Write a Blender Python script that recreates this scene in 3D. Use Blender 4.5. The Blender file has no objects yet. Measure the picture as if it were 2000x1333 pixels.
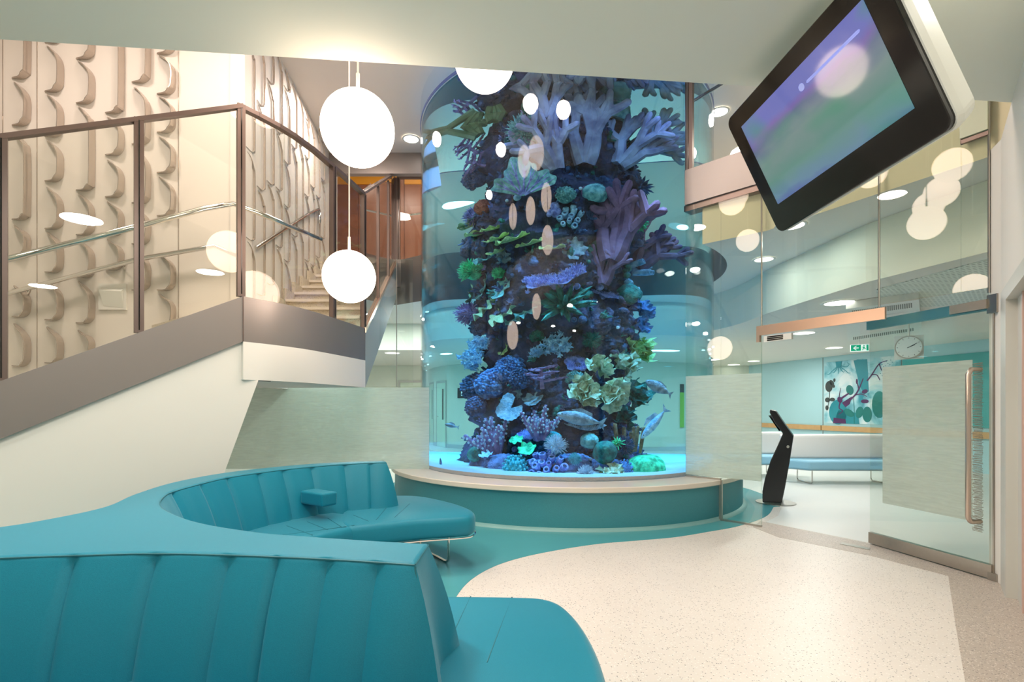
import bpy, bmesh, math, random
from mathutils import Vector, Matrix, noise
random.seed(7)
C = bpy.context.scene.collection
SC = bpy.context.scene
PI = math.pi
V = Vector
# ------------------------------------------------------------------ camera
H = 1.32                      # eye height
cam_d = bpy.data.cameras.new('camera'); cam = bpy.data.objects.new('camera', cam_d); C.objects.link(cam)
cam.location = (0, 0, H); cam.rotation_euler = (PI/2, 0, 0)
cam_d.sensor_width = 36; cam_d.lens = 18; cam_d.shift_y = 0.06425; cam_d.clip_start = 0.05; cam_d.clip_end = 100
SC.camera = cam
# ------------------------------------------------------------------ world, exposure
w = bpy.data.worlds.new('world'); SC.world = w; w.use_nodes = True
w.node_tree.nodes['Background'].inputs[0].default_value = (0.75, 0.85, 0.8, 1)
w.node_tree.nodes['Background'].inputs[1].default_value = 0.25
SC.view_settings.view_transform = 'Standard'; SC.view_settings.look = 'None'
SC.view_settings.exposure = -0.6; SC.view_settings.gamma = 1.0; SC.view_settings.use_curve_mapping = False
cy = SC.cycles
cy.max_bounces = 10; cy.diffuse_bounces = 4; cy.glossy_bounces = 4; cy.transmission_bounces = 8
cy.transparent_max_bounces = 24; cy.sample_clamp_indirect = 4.0; cy.blur_glossy = 0.5
cy.caustics_reflective = False; cy.caustics_refractive = True
# ------------------------------------------------------------------ lights
def area(loc, size, power, col, rot=(0, 0, 0), shape='DISK'):
    d = bpy.data.lights.new('lamp', 'AREA'); d.shape = shape; d.size = size; d.energy = power; d.color = col
    o = bpy.data.objects.new('lamp', d); C.objects.link(o); o.location = loc; o.rotation_euler = rot
    return o
WARM = (1, .84, .74); NEUT = (1, .95, .86); COOL = (.93, 1, .95)
# room under the slab (downlights of the near ceiling)
for x, y, p in ((-1.5, 1.9, 78), (.6, 1.7, 36), (-1.0, -.6, 38), (1.0, -1.6, 34), (-3.6, 1.2, 40), (2.0, 2.2, 12)):
    area((x, y, 3.27), .35, p, NEUT)
# atrium ceiling
for x, y, p in ((-2.4, 4.2, 95), (-.6, 4.4, 85), (.4, 3.9, 70), (-4.4, 3.8, 80), (-2.6, 7.6, 80)):
    area((x, y, 5.78), .5, p, WARM)
# waiting room and hall behind the tank
for x, y, p in ((3.95, 6.9, 34), (4.7, 8.1, 50), (6.3, 10.4, 50), (4.6, 11.0, 50), (1.5, 13.0, 85), (-1.5, 13.5, 90), (-4.0, 13.5, 60), (7.0, 13.5, 40), (4.5, 14.5, 70)):
    area((x, y, 2.62), .4, p, (1, .985, .92))
for x, y, p in ((3.2, 5.75, 8), (3.1, 6.6, 10), (-1.8, 10.8, 70), (-3.2, 10.8, 70)):
    area((x, y, 3.24), .3, p, COOL)
area((-2.3, 7.7, 2.3), .25, 26, COOL)  # lamp added below the flight to brighten the etched screen from behind
for a in (60, 95, 130):
    a = math.radians(a); area((.795+2.6*math.cos(a), 7.96+2.6*math.sin(a), 3.22), .15, 14, COOL)
# gallery
for x, y, p in ((3.4, 7.8, 50), (5.0, 7.0, 50), (1.0, 12.0, 40), (3.6, 11.0, 40), (.8, 13.8, 30)):
    area((x, y, 5.78), .4, p, NEUT)
area((-3.0, 10.6, 7.35), .4, 70, WARM); area((-1.6, 11.6, 7.35), .4, 50, WARM)
TC = V((.795, 7.96, 0))       # axis of the aquarium
def spot(loc, tgt, power, col, cone, r):
    d = bpy.data.lights.new('tank_lamp', 'SPOT'); d.energy = power; d.color = col; d.spot_size = math.radians(cone); d.spot_blend = .7; d.shadow_soft_size = r
    o = bpy.data.objects.new('tank_lamp', d); C.objects.link(o); o.location = loc
    o.rotation_euler = (Vector(tgt)-Vector(loc)).to_track_quat('-Z', 'Y').to_euler(); d.cycles.use_multiple_importance_sampling = False
for k in range(12):
    a = (k+.5)*2*PI/12; ca, sa = math.cos(a), math.sin(a)
    spot((TC.x+1.92*ca, TC.y+1.92*sa, 5.36), (TC.x+1.25*ca, TC.y+1.25*sa, .5), 1250, (.62, .75, 1), 46, .08)
for k in range(8):
    a = k*2*PI/8; o = area((TC.x+1.6*math.cos(a), TC.y+1.6*math.sin(a), 5.34), .4, 12, (.36, .50, 1)); o.data.cycles.use_multiple_importance_sampling = False
# ------------------------------------------------------------------ projection helpers (used only to read positions off the survey)
def U(px, py, Y): return V(((px-1000)/1000*Y, Y, H-(py-795)/1000*Y))
def F(px, py, z=0.0):
    Y = 1000*(H-z)/(py-795); return V(((px-1000)/1000*Y, Y, z))
def on_line(px, p, q):
    """plan point where the sight line px meets the plan line p-q"""
    t = (px-1000)/1000; d = (q[0]-p[0], q[1]-p[1])
    s = (t*p[1]-p[0])/(d[0]-t*d[1]); return V((p[0]+d[0]*s, p[1]+d[1]*s))
# ------------------------------------------------------------------ materials
MATS = {}
def new_mat(name):
    m = bpy.data.materials.new(name); m.use_nodes = True; nt = m.node_tree
    return m, nt, nt.nodes['Principled BSDF'], nt.nodes['Material Output']
def N(nt, t, **kw):
    n = nt.nodes.new(t)
    for k, v in kw.items():
        if k.startswith('i_'): n.inputs[k[2:].replace('_', ' ')].default_value = v
        else: setattr(n, k, v)
    return n
def mat(name, col, rough=.5, metal=0, spec=.5, nscale=0, namt=.08, bump=0, bscale=None, coat=0):
    if name in MATS: return MATS[name]
    m, nt, b, o = new_mat(name); L = nt.links.new
    b.inputs['Base Color'].default_value = (*col, 1); b.inputs['Roughness'].default_value = rough
    b.inputs['Metallic'].default_value = metal; b.inputs['Specular IOR Level'].default_value = spec
    b.inputs['Coat Weight'].default_value = coat
    tc = N(nt, 'ShaderNodeTexCoord')
    if nscale:
        n = N(nt, 'ShaderNodeTexNoise'); n.inputs['Scale'].default_value = nscale; n.inputs['Detail'].default_value = 4
        L(tc.outputs['Object'], n.inputs['Vector'])
        mx = N(nt, 'ShaderNodeMix', data_type='RGBA')
        mx.inputs[6].default_value = (*[c*(1-namt) for c in col], 1); mx.inputs[7].default_value = (*[min(1, c*(1+namt)) for c in col], 1)
        L(n.outputs['Fac'], mx.inputs[0]); L(mx.outputs[2], b.inputs['Base Color'])
    if bump:
        n2 = N(nt, 'ShaderNodeTexNoise'); n2.inputs['Scale'].default_value = bscale or 60; n2.inputs['Detail'].default_value = 3
        L(tc.outputs['Object'], n2.inputs['Vector'])
        bp = N(nt, 'ShaderNodeBump'); bp.inputs['Strength'].default_value = bump; bp.inputs['Distance'].default_value = .01
        L(n2.outputs['Fac'], bp.inputs['Height']); L(bp.outputs['Normal'], b.inputs['Normal'])
    MATS[name] = m; return m
def emit(name, col, s):
    if name in MATS: return MATS[name]
    m, nt, b, o = new_mat(name)
    b.inputs['Base Color'].default_value = (*col, 1)
    b.inputs['Emission Color'].default_value = (*col, 1); b.inputs['Emission Strength'].default_value = s
    MATS[name] = m; return m
def glass(name, tint, ior=1.5, refl=1.0):
    m = bpy.data.materials.new(name); m.use_nodes = True; nt = m.node_tree; nt.nodes.clear(); L = nt.links.new
    o = N(nt, 'ShaderNodeOutputMaterial'); t = N(nt, 'ShaderNodeBsdfTransparent'); g = N(nt, 'ShaderNodeBsdfGlossy')
    t.inputs['Color'].default_value = (*tint, 1); g.inputs['Roughness'].default_value = 0.0
    f = N(nt, 'ShaderNodeFresnel'); f.inputs['IOR'].default_value = ior
    geo = N(nt, 'ShaderNodeNewGeometry'); iv = N(nt, 'ShaderNodeMix', data_type='FLOAT')
    # both faces of the sheet behave alike
    iv.inputs[2].default_value = ior; iv.inputs[3].default_value = 1/ior
    L(geo.outputs['Backfacing'], iv.inputs[0])
    lw = N(nt, 'ShaderNodeMath', operation='MULTIPLY'); lw.inputs[1].default_value = refl
    f2 = N(nt, 'ShaderNodeLayerWeight'); f2.inputs['Blend'].default_value = .5
    # Schlick from the facing angle
    p = N(nt, 'ShaderNodeMath', operation='POWER'); p.inputs[1].default_value = 4.0
    L(f2.outputs['Facing'], p.inputs[0])
    a = N(nt, 'ShaderNodeMath', operation='MULTIPLY_ADD'); a.inputs[1].default_value = .94; a.inputs[2].default_value = .045
    L(p.outputs[0], a.inputs[0]); L(a.outputs[0], lw.inputs[0])
    mx = N(nt, 'ShaderNodeMixShader'); L(lw.outputs[0], mx.inputs[0]); L(t.outputs[0], mx.inputs[1]); L(g.outputs[0], mx.inputs[2])
    L(mx.outputs[0], o.inputs[0]); MATS[name] = m; return m
def film(name, col, op):
    """etched film with fine wave lines"""
    m = bpy.data.materials.new(name); m.use_nodes = True; nt = m.node_tree; nt.nodes.clear(); L = nt.links.new
    o = N(nt, 'ShaderNodeOutputMaterial'); t = N(nt, 'ShaderNodeBsdfTransparent'); d = N(nt, 'ShaderNodeBsdfDiffuse'); tr = N(nt, 'ShaderNodeBsdfTranslucent')
    tc = N(nt, 'ShaderNodeTexCoord'); mp = N(nt, 'ShaderNodeMapping'); mp.inputs['Scale'].default_value = (1.6, 1.6, 15)
    L(tc.outputs['Object'], mp.inputs['Vector'])
    n = N(nt, 'ShaderNodeTexNoise'); n.inputs['Scale'].default_value = 3.5; n.inputs['Detail'].default_value = 5; n.inputs['Distortion'].default_value = .6
    L(mp.outputs[0], n.inputs['Vector'])
    r = N(nt, 'ShaderNodeMapRange'); r.inputs[1].default_value = .35; r.inputs[2].default_value = .65; r.inputs[3].default_value = op-.07; r.inputs[4].default_value = op+.07
    L(n.outputs['Fac'], r.inputs[0])
    d.inputs['Color'].default_value = (*col, 1); tr.inputs['Color'].default_value = (*col, 1)
    m1 = N(nt, 'ShaderNodeMixShader'); m1.inputs[0].default_value = .5; L(d.outputs[0], m1.inputs[1]); L(tr.outputs[0], m1.inputs[2])
    m2 = N(nt, 'ShaderNodeMixShader'); L(r.outputs[0], m2.inputs[0]); L(t.outputs[0], m2.inputs[1]); L(m1.outputs[0], m2.inputs[2])
    L(m2.outputs[0], o.inputs[0]); MATS[name] = m; return m
def terrazzo(name, base, dark, light, dens=.5):
    m, nt, b, o = new_mat(name); L = nt.links.new
    tc = N(nt, 'ShaderNodeTexCoord'); v = N(nt, 'ShaderNodeTexVoronoi'); v.inputs['Scale'].default_value = 95
    L(tc.outputs['Object'], v.inputs['Vector'])
    lt = N(nt, 'ShaderNodeMath', operation='LESS_THAN'); lt.inputs[1].default_value = .34; L(v.outputs['Distance'], lt.inputs[0])
    sp = N(nt, 'ShaderNodeSeparateColor'); L(v.outputs['Color'], sp.inputs[0])
    gt = N(nt, 'ShaderNodeMath', operation='GREATER_THAN'); gt.inputs[1].default_value = 1-dens*.3; L(sp.outputs[0], gt.inputs[0])
    g2 = N(nt, 'ShaderNodeMath', operation='GREATER_THAN'); g2.inputs[1].default_value = 1-dens*.55; L(sp.outputs[1], g2.inputs[0])
    a = N(nt, 'ShaderNodeMath', operation='MULTIPLY'); L(lt.outputs[0], a.inputs[0]); L(gt.outputs[0], a.inputs[1])
    a2 = N(nt, 'ShaderNodeMath', operation='MULTIPLY'); L(lt.outputs[0], a2.inputs[0]); L(g2.outputs[0], a2.inputs[1])
    n = N(nt, 'ShaderNodeTexNoise'); n.inputs['Scale'].default_value = 2.2; n.inputs['Detail'].default_value = 5; L(tc.outputs['Object'], n.inputs['Vector'])
    m0 = N(nt, 'ShaderNodeMix', data_type='RGBA'); m0.inputs[6].default_value = (*[c*.94 for c in base], 1); m0.inputs[7].default_value = (*[min(1, c*1.05) for c in base], 1)
    L(n.outputs['Fac'], m0.inputs[0])
    m1 = N(nt, 'ShaderNodeMix', data_type='RGBA'); m1.inputs[7].default_value = (*light, 1); L(a2.outputs[0], m1.inputs[0]); L(m0.outputs[2], m1.inputs[6])
    m2 = N(nt, 'ShaderNodeMix', data_type='RGBA'); m2.inputs[7].default_value = (*dark, 1); L(a.outputs[0], m2.inputs[0]); L(m1.outputs[2], m2.inputs[6])
    L(m2.outputs[2], b.inputs['Base Color']); b.inputs['Roughness'].default_value = .4; b.inputs['Specular IOR Level'].default_value = .4
    MATS[name] = m; return m

M_floor = terrazzo('cream terrazzo', (.755, .70, .635), (.30, .27, .25), (.88, .84, .78), .55)
M_border = terrazzo('tan terrazzo', (.50, .43, .365), (.22, .19, .17), (.72, .65, .58), 1.0)
M_step = terrazzo('step terrazzo', (.66, .58, .46), (.26, .22, .18), (.78, .72, .62), .9)
M_teal = mat('teal vinyl floor', (.085, .36, .40), .22, nscale=3, namt=.06)
M_plinth = mat('teal plinth', (.05, .27, .32), .45, nscale=160, namt=.25)
M_cap = mat('cream stone', (.82, .74, .64), .25, nscale=3, namt=.03)
M_ceil = mat('ceiling paint', (.72, .74, .66), .9, spec=.2, nscale=.7, namt=.01)
M_ceil2 = mat('soffit paint', (.82, .81, .75), .9, spec=.2, nscale=.7, namt=.01)
M_white = mat('white wall paint', (.80, .78, .72), .8, spec=.25, nscale=.8, namt=.015)
M_relief = mat('relief wall panel', (.83, .77, .70), .55, spec=.4, nscale=.6, namt=.02)
M_reliefedge = mat('relief edge lacquer', (.50, .43, .37), .16, metal=.5, nscale=2, namt=.05)
M_hall = mat('hall wall paint', (.79, .83, .72), .8, spec=.25, nscale=.8, namt=.015)
M_cream = mat('cream upstand', (.74, .68, .48), .8, spec=.25, nscale=.8, namt=.015)
M_blue = mat('pale blue wall panel', (.42, .68, .73), .6, nscale=1, namt=.02)
M_copper = mat('bronze fascia metal', (.26, .23, .215), .38, metal=.4, nscale=2, namt=.04)
M_frame = mat('dark bronze frame', (.17, .125, .11), .35, metal=.6, nscale=8, namt=.05)
M_copl = mat('copper plate', (.80, .56, .42), .28, metal=.9, nscale=12, namt=.04)
M_steel = mat('brushed steel', (.52, .48, .43), .3, metal=1, nscale=30, namt=.06)
M_chrome = mat('chrome', (.75, .73, .70), .12, metal=1, nscale=5, namt=.02)
M_bluest = mat('blue tinted steel', (.10, .30, .36), .25, metal=.7, nscale=8, namt=.06)
M_sofa = mat('teal upholstery', (.001, .205, .30), .5, spec=.4, nscale=240, namt=.16, bump=.12, bscale=420)
_b = M_sofa.node_tree.nodes['Principled BSDF']; _b.inputs['Sheen Weight'].default_value = .3; _b.inputs['Sheen Roughness'].default_value = .35; _b.inputs['Sheen Tint'].default_value = (.75, .95, 1, 1)
M_sofatop = M_sofa
M_pipe = mat('teal piping', (.008, .14, .18), .5, nscale=100, namt=.1)
M_black = mat('black gloss', (.008, .007, .007), .1, nscale=3, namt=.1)
M_blackm = mat('black satin', (.012, .012, .014), .32, nscale=20, namt=.1)
M_casing = mat('white casing', (.78, .78, .72), .4, nscale=3, namt=.01)
M_wsofa = mat('white upholstery', (.86, .84, .80), .55, nscale=60, namt=.02)
M_bsofa = mat('pale blue upholstery', (.33, .62, .78), .55, nscale=60, namt=.03)
M_wood = mat('timber rail', (.56, .34, .15), .4, nscale=9, namt=.15)
M_brown = mat('brown timber wall', (.36, .15, .085), .3, nscale=5, namt=.2)
M_orange = mat('orange panel', (.95, .42, .03), .5, nscale=2, namt=.02)
M_grille = mat('grille shadow', (.16, .17, .15), .7, nscale=9, namt=.1)
M_door = mat('grey door', (.50, .50, .46), .5, nscale=3, namt=.02)
M_doorp = mat('pale door', (.66, .76, .62), .5, nscale=3, namt=.02)
M_green = emit('exit sign green', (.0, .42, .22), .5)
M_signw = emit('exit sign white', (.9, 1, .95), .9)
M_globe = emit('globe glass', (1, .78, .63), 14.0)
M_lens = emit('downlight lens', (1, .98, .93), 7.0)
M_glass = glass('clear glass', (.965, .985, .972))
M_glassg = glass('green glass', (.95, .975, .95))
M_bal = glass('balustrade glass', (.955, .965, .94), refl=1.1)
M_acryl = glass('acrylic wall', (.98, .99, 1.0), refl=.6)
M_film = film('etched wave film', (.74, .82, .75), .70)
# water
def water_mat():
    m = bpy.data.materials.new('tank water'); m.use_nodes = True; nt = m.node_tree; nt.nodes.clear(); L = nt.links.new
    o = N(nt, 'ShaderNodeOutputMaterial'); g = N(nt, 'ShaderNodeBsdfGlass'); g.inputs['IOR'].default_value = 1.333; g.inputs['Roughness'].default_value = 0
    g.inputs['Color'].default_value = (1, 1, 1, 1)
    va = N(nt, 'ShaderNodeVolumeAbsorption'); va.inputs['Color'].default_value = (.08, .80, .965, 1); va.inputs['Density'].default_value = .36
    L(g.outputs[0], o.inputs['Surface']); L(va.outputs[0], o.inputs['Volume']); return m
M_water = water_mat()
# ------------------------------------------------------------------ mesh helpers
def link(name, verts, faces, m, parent=None, smooth=False, mi=None):
    me = bpy.data.meshes.new(name); me.from_pydata([tuple(v) for v in verts], [], faces)
    ms = m if isinstance(m, (list, tuple)) else [m]
    for k in ms: me.materials.append(k)
    if mi: me.polygons.foreach_set('material_index', mi)
    if smooth: me.polygons.foreach_set('use_smooth', [True]*len(me.polygons))
    me.validate()
    bm = bmesh.new(); bm.from_mesh(me); bmesh.ops.recalc_face_normals(bm, faces=bm.faces); bm.to_mesh(me); bm.free()
    if smooth: me.set_sharp_from_angle(angle=math.radians(42))
    o = bpy.data.objects.new(name, me); C.objects.link(o)
    if parent: attach(o, parent)
    return o
def attach(o, parent):
    o.parent = parent
    bpy.context.view_layer.update() if False else None
    o.matrix_parent_inverse = Matrix.Translation(-parent.location)
def thing(name, label, cat, loc=(0, 0, 0), group=None):
    o = bpy.data.objects.new(name, None); C.objects.link(o); o.location = loc; o.empty_display_size = .1
    o['label'] = label; o['category'] = cat
    if group: o['group'] = group
    return o
def tag(o, label, cat, group=None):
    o['label'] = label; o['category'] = cat
    if group: o['group'] = group
    return o
def struct(o, label=None):
    o['kind'] = 'structure'
    if label: o['label'] = label
    return o
class MB:
    def __init__(s): s.v = []; s.f = []
    def add(s, v, f):
        k = len(s.v); s.v += [V(p) for p in v]; s.f += [tuple(i+k for i in q) for q in f]; return s
    def link(s, name, m, parent=None, smooth=False): return link(name, s.v, s.f, m, parent, smooth)
def box8(a, b, c, d, z0, z1):
    """plan quad a b c d raised from z0 to z1"""
    v = [(p[0], p[1], z0) for p in (a, b, c, d)]+[(p[0], p[1], z1) for p in (a, b, c, d)]
    return v, [(3, 2, 1, 0), (4, 5, 6, 7), (0, 1, 5, 4), (1, 2, 6, 5), (2, 3, 7, 6), (3, 0, 4, 7)]
def slab(p, q, t, z0, z1, side=0):
    """vertical sheet along plan line p-q, thickness t (side 0 centred, 1 to the left of p->q, -1 to the right); z0/z1 may be pairs"""
    d = V((q[0]-p[0], q[1]-p[1])).normalized(); n = V((-d.y, d.x))
    o0, o1 = ((-t/2, t/2), (0, t), (-t, 0))[side]
    za = z0 if isinstance(z0, tuple) else (z0, z0); zb = z1 if isinstance(z1, tuple) else (z1, z1)
    P, Q = V((p[0], p[1])), V((q[0], q[1]))
    c = [P+n*o0, Q+n*o0, Q+n*o1, P+n*o1]
    v = [(*c[0], za[0]), (*c[1], za[1]), (*c[2], za[1]), (*c[3], za[0]), (*c[0], zb[0]), (*c[1], zb[1]), (*c[2], zb[1]), (*c[3], zb[0])]
    return v, [(3, 2, 1, 0), (4, 5, 6, 7), (0, 1, 5, 4), (1, 2, 6, 5), (2, 3, 7, 6), (3, 0, 4, 7)]
def aabb(x0, x1, y0, y1, z0, z1): return box8((x0, y0), (x1, y0), (x1, y1), (x0, y1), z0, z1)
def prism(poly, z0, z1):
    n = len(poly); v = [(p[0], p[1], z0) for p in poly]+[(p[0], p[1], z1) for p in poly]
    return v, [tuple(reversed(range(n))), tuple(range(n, 2*n))]+[(i, (i+1) % n, n+(i+1) % n, n+i) for i in range(n)]
def tube(pts, r, seg=8, cap=True):
    pts = [V(p) for p in pts]; n = len(pts); rs = r if isinstance(r, (list, tuple)) else [r]*n
    v = []; f = []; up = V((0, 0, 1)); u = None
    for i, p in enumerate(pts):
        t = (pts[min(i+1, n-1)]-pts[max(i-1, 0)]).normalized()
        if u is None: u = (up if abs(t.z) < .9 else V((1, 0, 0))).cross(t).normalized()
        u = (u-t*u.dot(t)); u = u.normalized() if u.length > 1e-6 else V((1, 0, 0)).cross(t).normalized()
        w_ = t.cross(u)
        for k in range(seg):
            a = 2*PI*k/seg; v.append(p+(u*math.cos(a)+w_*math.sin(a))*rs[i])
    for i in range(n-1):
        for k in range(seg): f.append((i*seg+k, i*seg+(k+1) % seg, (i+1)*seg+(k+1) % seg, (i+1)*seg+k))
    if cap: f.append(tuple(reversed(range(seg)))); f.append(tuple(range((n-1)*seg, n*seg)))
    return v, f
def lathe(prof, seg=48, c=(0, 0, 0), a0=0, a1=2*PI):
    full = abs(a1-a0-2*PI) < 1e-6; cols = seg if full else seg+1; m = len(prof); v = []; f = []
    for k in range(cols):
        a = a0+(a1-a0)*k/seg
        for r, z in prof: v.append((c[0]+r*math.cos(a), c[1]+r*math.sin(a), c[2]+z))
    for k in range(seg):
        for i in range(m-1):
            p = k*m+i; q = ((k+1) % cols)*m+i; f.append((p, q, q+1, p+1))
    return v, f
def sphere(c, r, seg=32, rings=18, sc=(1, 1, 1)):
    prof = [(max(1e-4, math.sin(PI*i/rings))*r, -math.cos(PI*i/rings)*r) for i in range(rings+1)]
    v, f = lathe(prof, seg)
    return [(c[0]+p[0]*sc[0], c[1]+p[1]*sc[1], c[2]+p[2]*sc[2]) for p in v], f
def bez(pts, n=12):
    """Catmull-Rom through points"""
    P = [V(p) for p in pts]; out = []
    for i in range(len(P)-1):
        a, b, c, d = P[max(i-1, 0)], P[i], P[i+1], P[min(i+2, len(P)-1)]
        for k in range(n):
            t = k/n; out.append(.5*((2*b)+(c-a)*t+(2*a-5*b+4*c-d)*t*t+(3*b-a-3*c+d)*t**3))
    out.append(P[-1]); return out
def bevel_obj(o, wd=.01, seg=2):
    m = o.modifiers.new('bevel', 'BEVEL'); m.width = wd; m.segments = seg; m.limit_method = 'ANGLE'; m.angle_limit = math.radians(40); return o
def one(name, geo, m, parent=None, smooth=False): return link(name, geo[0], geo[1], m, parent, smooth)

# ================================================================== SETTING
G0 = V((2.74, 5.62)); G1 = V((3.68, 3.95)); T0 = V((2.12, 6.24))     # glass line: tank, mullion, hinge
E0 = V((-1.71, 5.97)); FE = V((-2.20, 9.8))                           # landing end, flight end
SA = V((-3.3, 3.3)); SD = V((.755, .656)); SCN = SA+SD*1.43            # stair front plane
S_C = on_line(475, SA, SA+SD)
# --- floor
fl = struct(one('floor', prism([(-7, -3), (13, -3), (13, 20), (-7, 20)], -.1, 0), M_floor), 'cream terrazzo floor')
tp = [F(1511, 991), F(1496, 1009.5), F(1444, 1028), F(1380, 1040), F(1318, 1050), F(1240, 1057), F(1170, 1063), F(1096, 1074), F(1022, 1089), F(966, 1107), F(922, 1132), F(893, 1164), F(880, 1200), F(900, 1250)]
tp = [V((p.x, p.y)) for p in tp]
edge = [p for p in bez([(*p, 0) for p in tp], 6)]
poly = [(p.x, p.y) for p in edge]+[(-.3, 1.2), (-.6, .6), (-3.6, .4), (-3.2, 3.2), (-2.4, 4.6), (-2.0, 7.0)]
poly += [(TC.x+3.0*math.cos(a), TC.y+3.0*math.sin(a)) for a in [PI*(1.02-.05*k) for k in range(0, 24)]]
one('teal_inlay', prism(poly, .0, .003), M_teal, fl)
b0, b1 = F(1400, 1013), F(1488, 1024)
bp = [(G0.x-.3, G0.y+.45), (G0.x, G0.y), (G1.x, G1.y)]
bord = [F(1470, 1030), F(1520, 1050), F(1700, 1086), F(1852, 1126), F(1866, 1220), F(1885, 1333), F(1960, 1700)]
bord = [(p.x, p.y) for p in bord]
bord2 = bord+[(1.6, 1.0), (2.6, 2.3), (3.7, 3.6), (3.9, 4.2), (2.86, 5.9)]
one('dark_border', prism(bord2, .0, .002), M_border, fl)
# waiting room floor sheet: plain pale vinyl beyond the glass
M_vinyl = mat('pale vinyl floor', (.80, .80, .76), .3, nscale=2, namt=.02)
vp = [(2.9, 5.85), (3.95, 4.2), (13, 4.2), (13, 20), (-7, 20), (-7, 10)]+[(TC.x+3.0*math.cos(a), TC.y+3.0*math.sin(a)) for a in [PI*(.9-.05*k) for k in range(0, 23)]]
one('pale_vinyl', prism(vp, .0, .0015), M_vinyl, fl)
# --- near ceiling slab
e0, e1 = V((-2.757, 2.757)), V((3.15, 3.32)); dd = (e1-e0)
ea, eb = e0-dd*.8, e1+dd*.6
struct(one('ceiling', prism([(ea.x, ea.y), (ea.x, -3), (eb.x, -3), (eb.x, eb.y)], 3.3, 4.15), M_ceil), 'low ceiling slab over the sofas')
struct(one('ceiling', prism([(-7, 2), (13, 2), (13, 20), (-.4, 20), (-.4, 9.2), (-7, 9.2)], 5.82, 6.0), M_relief), 'upper ceiling of the double height hall')
struct(one('ceiling', prism([(-7, 9.1), (-.3, 9.1), (-.3, 20), (-7, 20)], 7.4, 7.5), M_relief), 'raised ceiling over the brown hall')
struct(one('wall_hall', prism([(-.4, 9.2), (-.3, 9.2), (-.3, 15.5), (-.4, 15.5)], 5.0, 7.4), M_white))
# --- gallery slab with the round opening behind the tank
def arc(r, a0, a1, n): return [(TC.x+r*math.cos(a0+(a1-a0)*k/n), TC.y+r*math.sin(a0+(a1-a0)*k/n)) for k in range(n+1)]
aT = math.atan2(T0.y-TC.y, T0.x-TC.x)
gp = arc(2.35, aT+.03, math.radians(150), 48)+[(FE.x, FE.y), (-7, 9.8), (-7, 20), (13, 20), (13, 3.4), (G1.x+.35, 3.4), (G1.x+.06, G1.y), (G0.x+.08, G0.y+.05)]
n = len(gp); v, f = prism(gp, 3.27, 4.12)
mi = [0, 2]+[1 if i < 49 else (3 if i >= n-4 else 1) for i in range(n)]
struct(link('ceiling', v, f, [M_ceil2, M_copper, M_ceil2, M_cream], mi=mi), 'gallery slab with a round opening around the tank')
# --- lower ceiling with bulkhead
lp = [(4.2, 3.9), (4.09, 4.375), (3.78, 5.47), (3.63, 7.3)]+arc(2.86, math.radians(-2), math.radians(112), 30)+[(-1.0, 12.0), (-7, 12.0), (-7, 20), (13, 20), (13, 3.9)]
v, f = prism(lp, 2.65, 3.268)
struct(link('ceiling', v, f, [M_ceil2, M_hall], mi=[0, 0]+[1]*len(lp)), 'lower ceiling of the waiting room')
# --- outer walls
def wall(name, p, q, z0, z1, m, t=.12, side=0, label=None): return struct(one(name, slab(p, q, t, z0, z1, side), m), label)
wall('wall_back', (-7, 16.6), (9, 16.6), 0, 2.65, M_hall, label='pale green hall wall behind the tank')
wall('wall_back', (-7, 15.5), (13, 15.5), 4.12, 5.82, mat('paint with blue water glow', (.50, .60, .85), .8, nscale=1, namt=.01), label='upper hall wall behind the tank')  # blue in this paint stands in for light scattered by the water
WB0, WB1 = V((7.79, 16.0)), V((8.68, 12.5)); wd = (WB1-WB0)
WB2 = WB1+wd*1.6; WBm = WB0-wd*.3
wall('wall_right', WBm, WB2, 0, 2.65, M_blue, side=1, label='pale blue wall behind the white sofas')
wall('wall_right', (12.9, 3), (12.9, 20), 0, 5.82, M_white)
wall('wall_left', (-6.95, -3), (-6.95, 20), 0, 5.82, M_white)
wall('wall_front', (-7, -2.9), (13, -2.9), 0, 3.3, M_white)
R1 = V((2.24, 2.08)); RW0 = V((3.62, 3.79))
wall('wall_right', (R1.x, R1.y), (R1.x+.9, -2.9), 0, 3.3, M_white)
wall('wall_right', (3.85, 3.4), (13, 3.4), 0, 5.82, M_white)
wall('wall_gallery', (3.9, 11.6), (13, 10.0), 4.12, 5.82, M_white, label='white wall at the back of the gallery')
# --- right hand wall with a framed doorway
rd = (R1-RW0).normalized(); rn = V((rd.y, -rd.x))    # rn points away from the room
def rw(s, o=0): return RW0+rd*s+(-rn if (-rn).x < 0 else rn)*o
inn = (-rn if (-rn).x < 0 else rn)
s0 = .03
struct(one('wall_right', box8((3.70, 3.97), (RW0.x, RW0.y), rw(s0), (3.95, 3.75), 0, 3.3), M_white), 'white wall pier beside the glass door')
struct(one('wall_right', slab(rw(s0, -.1), rw(2.6, -.1), .2, 2.16, 3.3, 0), M_white), 'white wall over the right doorway')
dr = struct(one('door_1', slab(rw(s0+.6, -.13), rw(1.9, -.13), .05, .0, 2.06), M_door), 'grey framed door in the right wall')
M_dfr = mat('door frame paint', (.60, .60, .55), .4, nscale=3, namt=.02)
for a, b, z0, z1, o in ((s0, s0+.30, 0, 2.16, -.05), (s0+.30, s0+.58, 0, 2.09, -.11), (s0+.3, 2.2, 2.06, 2.16, -.05)):
    one('door_frame', slab(rw(a, o), rw(b, o), .11, z0, z1), M_dfr, dr)
one('edge_strip', slab(rw(s0+.58, -.10), rw(s0+.61, -.10), .11, 0, 2.06), mat('rosy edge strip', (.62, .42, .36), .4, nscale=3, namt=.03), dr)
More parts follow.
